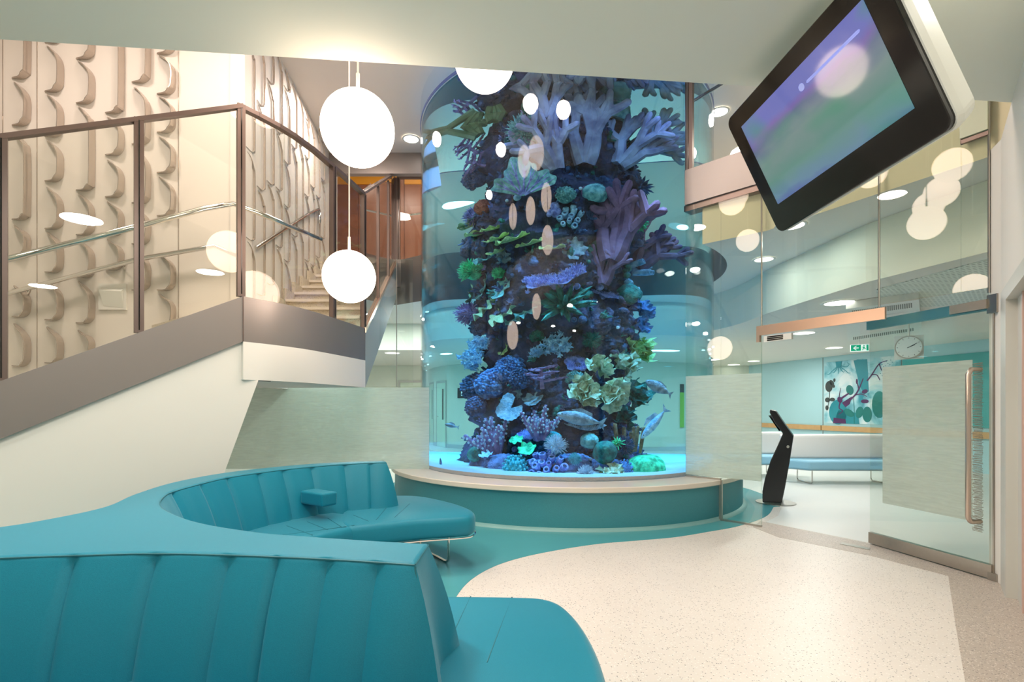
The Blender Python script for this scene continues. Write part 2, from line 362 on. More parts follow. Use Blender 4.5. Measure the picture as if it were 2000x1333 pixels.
# --- stair hall: relief walls
WY = 5.52; CX = -2.88
wl = struct(one('wall_stair', slab((-6.9, WY), (CX, WY), .15, 1.56, 5.82, 1), M_relief), 'cream wall with scalloped relief behind the stairs')
W2a, W2b = V((CX, WY)), V((-3.21, 8.74)); W2d = (W2b-W2a).normalized()
W2e = W2a+W2d*4.2
wl2 = struct(one('wall_flight', slab(W2a, W2e, .15, 1.56, 5.82, 1), M_relief), 'cream relief wall along the upper flight')
def ribbon(path, nrm, depth, th=.010):
    """band standing proud along a plan/height path, fading to nothing at both ends"""
    n = len(path); v = []; f = []
    for i, p in enumerate(path):
        t = i/(n-1); k = min(1, 4*t+.1)*min(1, 4*(1-t)+.1)
        tg = (path[min(i+1, n-1)]-path[max(i-1, 0)]).normalized(); s = tg.cross(nrm).normalized()*th
        v += [p-s, p+s, p+s+nrm*depth*k, p-s+nrm*depth*k]
    for i in range(n-1):
        a = 4*i; b = a+4
        for x, y in ((0, 1), (1, 2), (2, 3), (3, 0)): f.append((a+x, a+y, b+y, b+x))
    f += [(0, 1, 2, 3), tuple(reversed(range(4*n-4, 4*n)))]
    return v, f
def scallop(px, y0, y1, xf):
    """outline of one scallop: hook, shoulder, straight edge, curl at the foot (survey pixels)"""
    Lh = y1-y0; a = min(34, Lh*.35)
    pts = [(px-32, y0-2), (px-20, y0+6), (px-7, y0+a*.62), (px, y0+a*1.15)]
    pts += [(px, y1-20), (px-3, y1-9), (px-14, y1-2), (px-36, y1-3)]
    return [xf(x, y) for x, y in bez([(x, y, 0) for x, y in pts], 4) for x, y in ((x, y),)] if False else [xf(q.x, q.y) for q in bez([(x, y, 0) for x, y in pts], 4)]
cols = {0: (60, [(20, 156), (163, 248), (262, 432), (442, 505), (560, 622), (634, 718)]),
        1: (124, [(8, 86), (93, 182), (187, 270), (276, 357), (368, 450), (455, 535), (552, 628), (641, 712)]),
        2: (185, [(20, 118), (122, 205), (211, 375), (380, 462), (470, 545), (552, 634), (647, 700)]),
        3: (242, [(40, 224), (231, 306), (315, 388), (396, 462), (470, 530)]),
        4: (294, [(30, 164), (174, 285), (292, 400), (408, 480), (490, 570)]),
        5: (343, [(20, 108), (112, 187), (192, 262), (270, 341), (348, 425), (498, 570), (576, 640)]),
        -1: (-4, [(60, 180), (190, 300), (310, 420), (430, 520)])}
for k, (px, rows) in cols.items():
    for y0, y1 in rows:
        pa = scallop(px, y0, y1, lambda x, y: U(x, y, WY-.005))
        one('relief_scallop', ribbon(pa, V((0, -1, 0)), .085, .005), M_reliefedge, wl)
for px in (5, 72, 348): one('panel_joint', slab((U(px, 0, WY).x, WY-.002), (U(px, 0, WY).x+.008, WY-.002), .004, 1.6, 5.8), M_reliefedge, wl)
n2 = V((W2d.y, -W2d.x, 0))
if n2.x < 0: n2 = -n2
rnd = random.Random(3)
for c_ in range(11):
    s = .22+c_*.30; z = 2.3+rnd.random()*.5
    while z < 5.7:
        L_ = rnd.choice((.55, .7, .95, 1.2)); z1 = min(z+L_, 5.78)
        pts = [(-.17, z1), (-.10, z1-.03), (-.03, z1-.12), (0, z1-.2), (0, z+.12), (-.02, z+.05), (-.08, z+.01), (-.2, z+.01)]
        pa = [V((*(W2a+W2d*(s+q.x)), q.y))+n2*.004 for q in bez([(a, b, 0) for a, b in pts], 4)]
        one('relief_scallop', ribbon(pa, n2, .022, .004), M_reliefedge, wl2)
        z = z1+.03
# --- white stair body below the fascia, with cut-away end
def sp(t, z): return V((*(SA+SD*t), z))
tC = (S_C-SA).dot(SD)
t0 = -2.6
bz = lambda t: 1.32+.05*3.3+ (t)*.227/.442                # fascia top slope
ztop0 = 1.485; slope = (2.235-ztop0)/tC
zt = lambda t: ztop0+slope*t
FH = .375
nrm = V((-SD.y, SD.x)); nrm = nrm if nrm.y > 0 else -nrm     # into the stair
prof = [(t0, 0), (1.03, 0), (1.55, 1.545), (tC, 1.545), (tC, zt(tC)-FH), (t0, max(.05, zt(t0)-FH))]
v = []; 
for off in (0.03, .07):
    for t, z in prof: v.append((*(SA+SD*t+nrm*off), z))
m6 = len(prof); f = [tuple(range(m6)), tuple(reversed(range(m6, 2*m6)))]+[(i, (i+1) % m6, m6+(i+1) % m6, m6+i) for i in range(m6)]
struct(link('wall_stair_side', v, f, M_white), 'white wall below the stair fascia')
# --- landing edge curve (fascia plan)
mid = on_line(600, (-2.24-.28, 4.26), (-1.71-.28, 5.97))
mid = V((-1.915, 4.86))
edgeP = [V((p.x, p.y)) for p in bez([(S_C.x, S_C.y, 0), (mid.x-.13, mid.y-.33, 0), (mid.x+.02, mid.y+.1, 0), (E0.x, E0.y, 0)], 6)]
def strip(path, z0, z1, t, z0b=None, z1b=None):
    """curved vertical sheet along plan path; height may run to z0b,z1b at the end"""
    n = len(path); v = []; f = []; tot = sum((path[i+1]-path[i]).length for i in range(n-1)); s = 0
    for i, p in enumerate(path):
        if i: s += (path[i]-path[i-1]).length
        k = s/tot; a = z0 if z0b is None else z0+(z0b-z0)*k; b = z1 if z1b is None else z1+(z1b-z1)*k
        d = (path[min(i+1, n-1)]-path[max(i-1, 0)]).normalized(); m = V((-d.y, d.x))*t
        v += [(p.x, p.y, a), (p.x, p.y, b), (p.x+m.x, p.y+m.y, b), (p.x+m.x, p.y+m.y, a)]
    for i in range(n-1):
        a = 4*i; b = a+4
        for x, y in ((0, 1), (1, 2), (2, 3), (3, 0)): f.append((a+x, a+y, b+y, b+x))
    f += [(0, 1, 2, 3), tuple(reversed(range(4*n-4, 4*n)))]
    return v, f
st = thing('staircase', 'bronze edged staircase climbing left to a landing beside the tank', 'staircase', (-2.4, 5.0, 0))
ZL = 2.235
one('fascia', slab(SA+SD*t0, S_C, .05, (zt(t0)-FH, ZL-FH), (zt(t0), ZL), 1), M_copper, st)
one('fascia', strip(edgeP, ZL-FH, ZL, .05), M_copper, st, True)
one('fascia_joint', slab(S_C-SD*.004-nrm*.003, S_C+SD*.004-nrm*.003, .006, ZL-FH, ZL), M_frame, st)
one('landing_edge', strip(edgeP, 1.545, ZL-FH, .04), M_white, st, True)
lpoly = [(p.x, p.y) for p in edgeP]+[(-3.0, 6.1), (CX-.02, WY-.01), (CX-1.0, WY-.01)]
v, f = prism([(p[0]-.02, p[1]+.02) for p in lpoly], 1.545, 2.17); one('landing', (v, f), [M_white], st)
v, f = prism([(p[0]-.03, p[1]+.03) for p in lpoly], 2.17, 2.20); one('landing_floor', (v, f), [M_step], st)
NR = 11
for k in range(NR):
    s = k/NR; y0 = E0.y+(FE.y-E0.y)*s; y1 = E0.y+(FE.y-E0.y)*(k+1)/NR; z = ZL-.03+(4.1-ZL)*(k)/NR
    xr0 = E0.x+(FE.x-E0.x)*s-.06; xr1 = E0.x+(FE.x-E0.x)*(k+1)/NR-.06
    xl = lambda y: CX-.1025*(y-WY)+.01
    one('step', box8((xl(y0), y0), (xr0, y0), (xr1, y1), (xl(y1), y1), z-.05, z+(4.1-ZL)/NR), M_step, st)
    one('added_nosing', box8((xl(y0)+.05, y0-.03), (xr0, y0-.03), (xr0, y0+.02), (xl(y0)+.05, y0+.02), z+(4.1-ZL)/NR-.03, z+(4.1-ZL)/NR+.004), M_cap, st)  # pale lip added to each step to cast shade on the riser
    one('wall_string', box8((xl(y0), y0), (xl(y0)+.05, y0), (xl(y1)+.05, y1), (xl(y1), y1), z+.05, z+.32), M_step, st)
one('string', strip([E0, E0.lerp(FE, .5), FE], 1.545, ZL, .06, 3.45, 4.1), mat('grey string metal', (.36, .37, .33), .6, metal=0, nscale=2, namt=.03), st)
one('string_trim', strip([E0+V((.01, 0)), FE+V((.01, 0))], ZL-.05, ZL+.01, .03, 4.06, 4.12), M_copl, st)
# soffit of the upper flight
q0, q1 = E0, FE
v = [(E0.x-.04, E0.y, 1.56), (-3.0, E0.y, 1.56), (-3.3, FE.y, 3.46), (FE.x-.04, FE.y, 3.46), (E0.x-.04, E0.y, 2.0), (-3.0, E0.y, 2.0), (-3.3, FE.y, 3.9), (FE.x-.04, FE.y, 3.9)]
link('soffit', v, [(3, 2, 1, 0), (4, 5, 6, 7), (0, 1, 5, 4), (1, 2, 6, 5), (2, 3, 7, 6), (3, 0, 4, 7)], M_white, st)
one('soffit_slot', slab(SA+SD*(tC+.08)+nrm*.1, SA+SD*(tC+.24)+nrm*.1, .015, 1.54, 1.547), M_black, st)
# --- balustrades
ZR = 3.83
def balustrade(name, label, panes, posts, rail, pane_m=M_bal):
    b = thing(name, label, 'balustrade', rail[0])
    for p, q, z0, z1 in panes: one('glass_pane', slab(p, q, .014, z0, z1), pane_m, b)
    for p, d, z0, z1 in posts:
        d = V(d).normalized()
        pw = .05 if 'gallery' in label else .03
        one('post', slab(V(p)-d*pw, V(p)+d*pw, .05, z0, z1), M_frame, b)
        one('post_gap', slab(V(p)-d*.004-V((-d.y, d.x))*.027, V(p)+d*.004-V((-d.y, d.x))*.027, .004, z0+.02, z1-.02), M_black, b)
    for i in range(len(rail)-1):
        a, c = V(rail[i]), V(rail[i+1])
        one('top_rail', slab(a.xy, c.xy, .055, (a.z-.035, c.z-.035), (a.z, c.z)), M_frame, b)
    return b
zr = lambda t: zt(t)+1.60
pt = lambda t: SA+SD*t+nrm*.03
ts = [-2.2, -1.47, -.735, 0, .735, tC]
tpx = {}
ts = [(on_line(px, SA, SA+SD)-SA).dot(SD) for px in (2, 272, 485)]
w_ = ts[1]-ts[0]; ts = [ts[0]-2*w_, ts[0]-w_]+ts
ts[-1] = tC
bal = balustrade('stair_balustrade', 'sloping glass balustrade with bronze posts on the lower flight', [(pt(a), pt(b), (zt(a), zt(b)), (zr(a)-.03, zr(b)-.03)) for a, b in zip(ts[:-1], ts[1:])],
    [(pt(t), SD, zt(t), zr(t)-.01) for t in ts[:-1]], [(*pt(ts[0]), zr(ts[0])), (*pt(tC), zr(tC))])
sl = [V((p.x-.03, p.y+.02)) for p in edgeP]
idx = [0, 3, 6, 9, 12, 15, 18]
bal2 = balustrade('landing_balustrade', 'curved glass balustrade on the landing under the larger globe lamp', [(sl[a], sl[b], ZL, ZR-.03) for a, b in ((0, 7), (7, 14), (14, 18))],
    [(sl[0], SD, ZL, ZR), (sl[14], sl[15]-sl[13], ZL, ZR), (sl[18], sl[18]-sl[17], ZL, ZR-.02)], [(*sl[i], ZR) for i in (0, 3, 6, 9, 12, 15, 18)])
fl_ = [E0.lerp(FE, k/6)+V((-.03, 0)) for k in range(7)]
zf = lambda k: ZL+(4.1-ZL)*k/6
bal3 = balustrade('flight_balustrade', 'glass balustrade rising beside the upper flight toward the brown wall', [(fl_[k], fl_[k+1], (zf(k), zf(k+1)), (zf(k)+1.6, zf(k+1)+1.66)) for k in range(6)],
    [(fl_[k], (FE-E0), zf(k), zf(k)+1.6) for k in (2, 4, 6)], [(*fl_[0], ZL+1.6), (*fl_[6], 4.1+1.72)])
# handrails
def rail(name, label, pts, r, brackets=()):
    t = thing(name, label, 'handrail', pts[0]); one('rail', tube(pts, r, 10), M_chrome, t, True)
    for a, b in brackets: one('bracket', tube([a, V((b[0], b[1], a[2]-.06)), b], .009, 6), M_chrome, t, True)
    return t
rail('handrail', 'steel handrail inside the lower stair glass, the upper of two', [U(-150, 545, 3.55), U(0, 510, 3.62), U(268, 443, 4.02), U(397, 408, 4.3), U(455, 398, 4.52), U(500, 414, 4.62), U(560, 440, 5.0), U(627, 468, 5.45)], .022)
p_ = [U(-150, 615, 5.40), U(0, 578, 5.40), U(268, 507, 5.40), U(420, 481, 5.40), U(470, 503, 5.42)]
rail('handrail', 'steel handrail fixed to the scalloped stair wall, the lower of two', p_, .024, [(U(62, 562, 5.40), U(55, 560, WY)), (U(250, 512, 5.40), U(243, 510, WY))])
p_ = [U(500, 484, 5.78), U(615, 411, 8.15), U(624, 425, 8.25), U(624, 436, 8.25)]
rail('handrail', 'steel handrail climbing the relief wall of the upper flight', bez(p_, 5), .022, [(U(560, 446, 6.8), U(555, 448, 6.85))])
# step light in the stair wall
sl_ = thing('step_light', 'square recessed step light in the scalloped stair wall', 'wall light', U(222, 582, WY))
a, b = U(195, 555, WY), U(249, 606, WY)
one('face_plate', aabb(a.x, b.x, WY-.02, WY, b.z, a.z), M_white, sl_)
one('louvre', ([(a.x+.03, WY-.022, a.z-.04), (b.x-.03, WY-.022, a.z-.06), (b.x-.03, WY-.022, b.z+.02), (a.x+.06, WY-.022, b.z+.04), (a.x+.03, WY-.05, a.z-.08), (b.x-.03, WY-.05, a.z-.09)],
    [(0, 1, 5, 4), (4, 5, 2, 3), (0, 4, 3), (1, 2, 5)]), M_casing, sl_)
# --- upper hall at the left: brown timber wall, header, orange strip
struct(one('wall_brown', slab((-6.9, 13.0), (-.4, 13.0), .1, 4.12, 7.4), M_brown), 'brown timber wall of the upper hall')
for k in range(9): one('timber_board', aabb(-5.6+k*.58, -5.05+k*.58, 12.92, 12.95, 4.13, 7.2), M_brown, [o for o in C.objects if o.name.startswith('wall_brown')][0])
for a_, b_ in ((-4.4, -2.75), (-2.6, -1.9)):
    tag(one('orange_sign_panel', aabb(a_*1.04, b_*1.04, 12.88, 12.92, 6.93, 7.17), M_orange), 'orange strip panel under the header, %s of two' % ('longer' if a_ < -4 else 'shorter'), 'sign')
struct(one('trim_1', slab((-3.35, 9.12), (-1.4, 9.12), .12, 5.45, 5.82), M_copper), 'dark bronze header over the upper flight')
struct(one('trim_2', slab((FE.x, FE.y-.03), (-1.35, FE.y-.03), .06, 3.6, 4.12), M_copper), 'dark bronze edge of the upper floor beside the tank')
b4 = balustrade('upper_balustrade', 'glass balustrade of the upper floor at the left of the tank', [((FE.x, FE.y), (-1.35, FE.y), 4.12, 5.7)], [((FE.x+.03, FE.y), (1, 0), 4.12, 5.72)], [(FE.x, FE.y, 5.72), (-1.35, FE.y, 5.72)])
rail('handrail', 'thin steel rail of the upper floor left of the tank', [(-2.2, 9.9, 5.0), (-1.35, 9.9, 5.12)], .02)
# --- gallery at the right: fascia, balustrade
struct(one('trim_3', slab(T0, G0+V((.5, -.5)), .07, 3.77, 4.19), M_copper), 'bronze fascia of the gallery right of the tank')
struct(one('trim_4', slab(T0+V((.03, .08)), G0+V((.5, -.42)), .16, 3.70, 3.77), M_frame))
gq = G0+V((.6, -.6))
bal5 = balustrade('gallery_balustrade', 'glass balustrade of the gallery right of the tank', [(T0+V((.02, .02)), gq, 4.19, 5.75)], [(T0+V((.04, -.0)), (1, -1), 4.19, 5.78)], [(*T0, 5.79), (*gq, 5.79)])
rail('handrail', 'steel rail inside the gallery glass above the tall screen', [U(1355, 197, 6.4), U(1420, 158, 5.9), U(1480, 120, 5.5)], .022, [(U(1358, 196, 6.38), U(1352, 200, 6.3))])
# --- glass screens of the waiting room
gs = thing('glass_screen', 'full height glass screen right of the tank with etched film', 'glass wall', (G0.x, G0.y, 0))
def shoe(p, q, z0, z1, m, t=.03, name='floor_channel'): return one(name, slab(p, q, t, z0, z1), m, gs)
capP = T0.lerp(G0, .5); Pl = on_line(1408, T0, G0)
one('glass_pane', slab(T0, Pl, .014, .48, 3.77), M_glassg, gs)
one('glass_pane', slab(Pl, G0, .014, .0, 3.77), M_glassg, gs)
Gm = on_line(1717, G0, G1)
one('glass_pane', slab(G0, Gm, .014, 2.12, 3.77), M_glassg, gs)
G1b = on_line(1877, G0, G1)
one('glass_pane', slab(Gm, G1b, .014, 2.24, 3.77), M_glassg, gs)
one('glass_pane', slab(G1b, G1, .014, 2.24, 3.43), M_glassg, gs)
one('notch_panel', slab(G1b, G1, .05, 3.46, 3.9), mat('pale green upstand', (.60, .64, .50), .7, nscale=2, namt=.02), gs)
one('head_channel', slab(G1b, G1, .03, 3.42, 3.45), M_frame, gs)
one('head_channel', slab(G1b, G1b.lerp(G1, .04), .03, 3.42, 3.77), M_frame, gs)
one('etched_film', slab(T0+V((-.004, -.004)), G0+V((-.004, -.004)), .002, .5, 1.69, -1), M_film, gs)
shoe(Pl, G0, 0, .02, M_steel); shoe(T0, Pl, .47, .49, M_steel)
one('edge_strip', slab(Pl-V((.012, -.012)), Pl+V((.012, -.012)), .03, 0, .47), M_steel, gs)
for p, z0 in ((G0, 2.12), (Gm, 2.22), (G1, 2.2)):
    one('mullion', tube([(p.x, p.y, z0), (p.x, p.y, 3.77)], .009, 6), M_steel, gs)
one('mullion', tube([(G0.x, G0.y, 0), (G0.x, G0.y, 2.12)], .006, 6), M_glassg, gs)
# copper door head plate with its return
hd = (G1-G0).normalized(); hn = V((-hd.y, hd.x)); hn = -hn if hn.y > 0 else hn
one('head_plate', slab(G0-hd*.04+hn*.02, on_line(1732, G0, G1)+hn*.02, .03, 2.10, 2.205), M_copl, gs)
one('head_plate', slab(G0-hd*.04+hn*.02, G0-hd*.002+hn*.02, .03, 2.03, 2.10), M_copl, gs)
lk = one('magnet_lock', slab(G0+hd*.05+hn*.02, G0+hd*.36+hn*.02, .03, 2.02, 2.085), M_casing, gs)
for k in range(3): one('lock_slot', slab(G0+hd*.09+hn*.037, G0+hd*.27+hn*.037, .004, 2.03+k*.018, 2.042+k*.018), M_black, lk)
# left screen behind the sofas
ls = thing('glass_screen', 'low etched glass screen behind the sofa left of the tank', 'glass wall', (-2.0, 6.93, 0))
YL = 6.93; xs = (-3.0, -1.56, -1.13)
for a_, b_, z0 in ((-4.3, -2.56, 0), (-2.55, -1.57, 0), (-1.56, -1.12, .48)):
    one('glass_pane', slab((a_, YL), (b_, YL), .012, z0, 1.6), M_glassg, ls)
one('etched_film', slab((-4.3, YL-.012), (-1.12, YL-.012), .002, .48, 1.58), M_film, ls)
one('floor_channel', slab((-4.3, YL), (-1.57, YL), .03, 0, .02), M_steel, ls)
one('upper_pane', slab((-2.2, YL+.3), (-1.4, YL+.3), .012, 1.62, 3.4), M_glass, ls)
one('mullion', tube([(-1.625, YL+.28, 1.6), (-1.625, YL+.28, 3.4)], .006, 6), M_steel, ls)
# --- door leaf
HG = V((3.66, 3.88)); DL = V((3.45, 4.93)); dv = (DL-HG).normalized(); dn = V((-.98, -.196))
dl = struct(one('door_2', slab(HG+dv*.03, DL, .012, .11, 2.06), M_glassg), 'open glass door with steel rails and etched film')
one('bottom_rail', slab(HG+dv*.01, DL, .045, .012, .115), M_steel, dl)
one('top_rail', slab(HG+dv*.01, DL+dv*.02, .045, 2.06, 2.145), M_bluest, dl)
one('closer_box', slab(HG+dv*.03+dn*.03, HG+dv*.30+dn*.03, .03, 2.07, 2.14), M_steel, dl)
one('pivot', aabb(HG.x-.035, HG.x+.035, HG.y-.05, HG.y+.03, 2.03, 2.17), M_steel, dl)
one('pivot', aabb(HG.x-.03, HG.x+.03, HG.y-.04, HG.y+.03, .003, .06), M_steel, dl)
one('hinge_edge', slab(HG-dv*.0, HG+dv*.012, .014, .06, 2.05), M_steel, dl)
one('etched_film', slab(HG+dv*.15+dn*.01, DL-dv*.14+dn*.01, .002, .42, 1.69), M_film, dl)
M_comb = mat('brush pile', (.30, .26, .20), .9, nscale=90, namt=.5)
cb = MB()
rc = random.Random(5)
for k in range(150):
    z = .35+k*.0088; o = HG+dv*(.07+rc.random()*.012)+dn*.014; q = o+dv*(.055+rc.random()*.02)
    cb.add(*tube([(o.x, o.y, z), (q.x, q.y, z+rc.uniform(-.004, .004))], .0026, 3))
o = cb.link('brush_strip', M_comb, dl); o['kind'] = 'stuff'
hb = HG+dv*.10; hz = ((.42, .48, 1.58, 1.64))
off = hb+dn*.12
hp = [(*hb, .43), (*(hb+dn*.09), .43), (*off, .47), (*off, 1.0), (*off, 1.57), (*(hb+dn*.09), 1.61), (*hb, 1.61)]
one('pull_handle', tube(bez(hp[:3], 4)+bez(hp[3:5], 2)+bez(hp[5:], 3), .018, 10), mat('satin pull handle', (.62, .50, .42), .3, metal=.9, nscale=9, namt=.04), dl, True)
tag(one('door_stop_plate', box8(F(1645, 1061), F(1700, 1072), F(1699, 1076), F(1640, 1064), .0025, .006), M_steel), 'narrow steel plate let into the floor by the glass door', 'floor plate')
# ================================================================== AQUARIUM
aq = thing('aquarium', 'huge cylindrical aquarium on a round teal plinth', 'aquarium', (TC.x, TC.y, 0))
RT = 2.18
one('plinth', lathe([(.5, 0), (2.545, 0), (2.55, .0), (2.55, .41), (.5, .41)], 128, TC), M_plinth, aq, True)
one('skirting', lathe([(2.55, 0), (2.60, .003), (2.595, .012), (2.555, .035), (2.55, .035)], 128, TC), mat('pale teal skirting', (.22, .44, .44), .5, nscale=4, namt=.05), aq, True)
o = one('plinth_cap', lathe([(.5, .41), (2.585, .41), (2.6, .42), (2.6, .465), (2.592, .472), (2.19, .472), (.5, .472)], 128, TC), M_cap, aq)
SB = .52
one('sand_bed', lathe([(.01, .475), (2.15, .475), (2.15, SB), (1.9, SB+.01), (1.2, SB), (.01, SB)], 96, TC), mat('white sand', (.85, .86, .86), .9, nscale=60, namt=.1, bump=.5, bscale=40), aq, True)
ZW = 5.46
one('water', lathe([(.0005, .474), (RT-.015, .474), (RT-.015, ZW), (.0005, ZW)], 200, TC), M_water, aq, True)
one('acrylic_wall', lathe([(RT, .472), (RT, 5.80)], 160, TC), M_acryl, aq, True)
one('joint_ring', lathe([(RT+.002, 5.46), (RT+.008, 5.46), (RT+.008, 5.50), (RT+.002, 5.50)], 128, TC), mat('dark blue seal', (.05, .09, .3), .3, nscale=3, namt=.05), aq, True)
# ------------------------------------------------------------------ reef
RC = V((TC.x-.11, TC.y, 0))
def trace(px, py, rho, march=False):
    """follow a sight line through the curved wall into the water; where it meets an inner cylinder rho"""
    d = V(((px-1000)/1000, 1, -(py-795)/1000)).normalized(); o = V((0, 0, H))
    def hit(o, d, r):
        ox, oy = o.x-TC.x, o.y-TC.y; a = d.x*d.x+d.y*d.y; b = ox*d.x+oy*d.y; c = ox*ox+oy*oy-r*r
        D = b*b-a*c; return (-b-math.sqrt(D))/a if D > 0 else (None if D < -1e9 else -b/a), D > 0
    t, ok = hit(o, d, RT); p = o+d*t; n = V((p.x-TC.x, p.y-TC.y, 0)).normalized()
    e = 1/1.333; c1 = -d.dot(n); k = 1-e*e*(1-c1*c1); d2 = d*e+n*(e*c1-math.sqrt(max(k, 0)))
    t, ok = hit(p, d2, rho); q = p+d2*t; q.z = max(q.z, SB)
    if march:
        best = None
        for k in range(260):
            c = p+d2*(k*.012); x, y = c.x-RC.x, c.y-RC.y; m = math.hypot(x, y)-rock_r(c.z, math.atan2(y, x))
            if best is None or m < best[0]: best = (m, c)
            if m < 0: break
        q = best[1]; q.z = max(q.z, SB)
        if best[0] > 0:
            a = math.atan2(q.y-RC.y, q.x-RC.x); r = rock_r(q.z, a); q = V((RC.x+r*math.cos(a), RC.y+r*math.sin(a), q.z))
    nn = V((q.x-TC.x, q.y-TC.y, 0)).normalized()
    return q, nn
def rock_r(z, a):
    r = .84+.05*math.sin(z*2.1+.6)+.05*math.sin(z*5.3)
    r -= .07*math.cos(a)*-1*0
    if z < 1.25: r += .20*(1.25-z)
    if z > 4.3: r -= .12*(z-4.3)
    p = V((math.cos(a)*1.2, math.sin(a)*1.2, z*1.5))
    r += .20*noise.noise(p*1.3)+.12*noise.noise(p*3.1)+.05*noise.noise(p*8)+.025*noise.noise(p*19)
    led = noise.noise(V((a*.8, 3.3, z*2.6))); r += .10*max(0, led)
    return r
nz, na = 210, 170; v = []; f = []
for i in range(nz+1):
    z = SB-.04+(5.42-SB)*i/nz
    for k in range(na):
        a = 2*PI*k/na; r = rock_r(z, a); v.append((RC.x+r*math.cos(a), RC.y+r*math.sin(a), z))
for i in range(nz):
    for k in range(na): f.append((i*na+k, i*na+(k+1) % na, (i+1)*na+(k+1) % na, (i+1)*na+k))
f.append(tuple(range(nz*na, (nz+1)*na)))
def coral_mat(name, c1, c2, scale=14, bump=.6, bs=45, rough=.75):
    if name in MATS: return MATS[name]
    m, nt, b, o = new_mat(name); L = nt.links.new
    tc = N(nt, 'ShaderNodeTexCoord'); n = N(nt, 'ShaderNodeTexNoise'); n.inputs['Scale'].default_value = scale; n.inputs['Detail'].default_value = 5
    L(tc.outputs['Object'], n.inputs['Vector']); r = N(nt, 'ShaderNodeMapRange'); r.inputs[1].default_value = .38; r.inputs[2].default_value = .62
    L(n.outputs['Fac'], r.inputs[0]); mx = N(nt, 'ShaderNodeMix', data_type='RGBA'); mx.inputs[6].default_value = (*c1, 1); mx.inputs[7].default_value = (*c2, 1)
    L(r.outputs[0], mx.inputs[0]); L(mx.outputs[2], b.inputs['Base Color']); b.inputs['Roughness'].default_value = rough
    n2 = N(nt, 'ShaderNodeTexNoise'); n2.inputs['Scale'].default_value = bs; n2.inputs['Detail'].default_value = 4; L(tc.outputs['Object'], n2.inputs['Vector'])
    bp_ = N(nt, 'ShaderNodeBump'); bp_.inputs['Strength'].default_value = bump; bp_.inputs['Distance'].default_value = .03
    L(n2.outputs['Fac'], bp_.inputs['Height']); L(bp_.outputs['Normal'], b.inputs['Normal']); MATS[name] = m; return m
M_rock = coral_mat('reef rock', (.010, .010, .022), (.05, .045, .11), 5, 1.0, 26)
M_rock2 = coral_mat('base rock', (.05, .06, .13), (.17, .19, .38), 9, 1.0, 40)
reef = tag(link('reef_column', v, f, M_rock, None, True), 'dark knobbly rock column rising through the middle of the tank', 'rock')
# ---- coral builders: local frame, z = growth, unit size about 1
def frame_of(d):
    d = V(d).normalized(); u = V((0, 0, 1)).cross(d) if abs(d.z) < .95 else V((1, 0, 0)); u.normalize(); return u, d.cross(u)
def c_elk(R, depth=3, flat=.45, r0=.15):
    b = MB()
    def grow(p, d, L, r, k):
        n = 3; pts = [p]; q = p.copy(); dd = d.copy(); rr = [r]
        for i in range(n):
            dd = (dd+V((R.uniform(-.18, .18), R.uniform(-.1, .1), R.uniform(-.05, .25)))).normalized(); q = q+dd*L/n; pts.append(q.copy()); rr.append(r*(1-.2*(i+1)/n))
        if k == 0: pts.append(q+dd*r*.6); rr.append(r*.35)
        vv, ff = tube(pts, rr, 7); b.add(vv, ff)
        if k > 0:
            m = 2 if R.random() < .62 else 3
            for j in range(m):
                s = (j-(m-1)/2)*R.uniform(.75, 1.15)+R.uniform(-.2, .2)
                nd = V((dd.x*math.cos(s)+dd.z*math.sin(s), dd.y+R.uniform(-.35, .35)*flat, dd.z*math.cos(s)-dd.x*math.sin(s))).normalized()
                grow(q, nd, L*R.uniform(.62, .9), r*.74, k-1)
    for s in (-.5, 0.05, .55): grow(V((s*.1, 0, -.05)), V((s, R.uniform(-.2, .2), 1)).normalized(), .5, r0, depth-1)
    return b.v, b.f
def fib(n, hemi=True):
    out = []
    for i in range(n):
        z = 1-(i+.5)/n*(1.15 if hemi else 2); a = i*2.39996; s = math.sqrt(max(0, 1-z*z)); out.append(V((s*math.cos(a), s*math.sin(a), z)))
    return out
def c_bush(R, n=170, ln=.45, r=.045):
    b = MB(); b.add(*sphere((0, 0, .0), .58, 12, 8))
    for d in fib(n):
        L = ln*R.uniform(.7, 1.25); u, w = frame_of(d); bend = (u*R.uniform(-.3, .3)+w*R.uniform(-.3, .3))
        p = d*.52; b.add(*tube([p, p+(d+bend*.4)*L*.55, p+(d+bend)*L], [r*1.2, r, r*.45], 4))
    return b.v, b.f
def c_soft(R, n=26):
    b = MB()
    for d in fib(n):
        p = d*.25; q = d*R.uniform(.6, .9)+V((0, 0, .08)); b.add(*tube([p, (p+q)/2+V((R.uniform(-.05, .05),)*3), q], [.09, .07, .05], 5))
        u, w = frame_of(d)
        for k in range(13):
            a = k*2.4; e = (d*R.uniform(-.1, .9)+(u*math.cos(a)+w*math.sin(a))*.8).normalized(); s = p.lerp(q, R.uniform(.45, 1))
            b.add(*tube([s, s+e*R.uniform(.12, .24)], [.045, .02], 4))
    return b.v, b.f
def c_dome(R, fuzz=.05, zs=.75, seg=40):
    v = []; f = []; rings = 20; off = R.uniform(0, 50)
    for i in range(rings+1):
        th = PI*.62*i/rings
        for k in range(seg):
            a = 2*PI*k/seg; p = V((math.sin(th)*math.cos(a), math.sin(th)*math.sin(a), math.cos(th)))
            q = p*(1+.10*noise.noise(p*1.6+V((off, 0, 0)))+fuzz*noise.noise(p*9)); v.append((q.x, q.y, q.z*zs))
    for i in range(rings):
        for k in range(seg): f.append((i*seg+k, i*seg+(k+1) % seg, (i+1)*seg+(k+1) % seg, (i+1)*seg+k))
    f.append(tuple(range(rings*seg, (rings+1)*seg))); return v, f
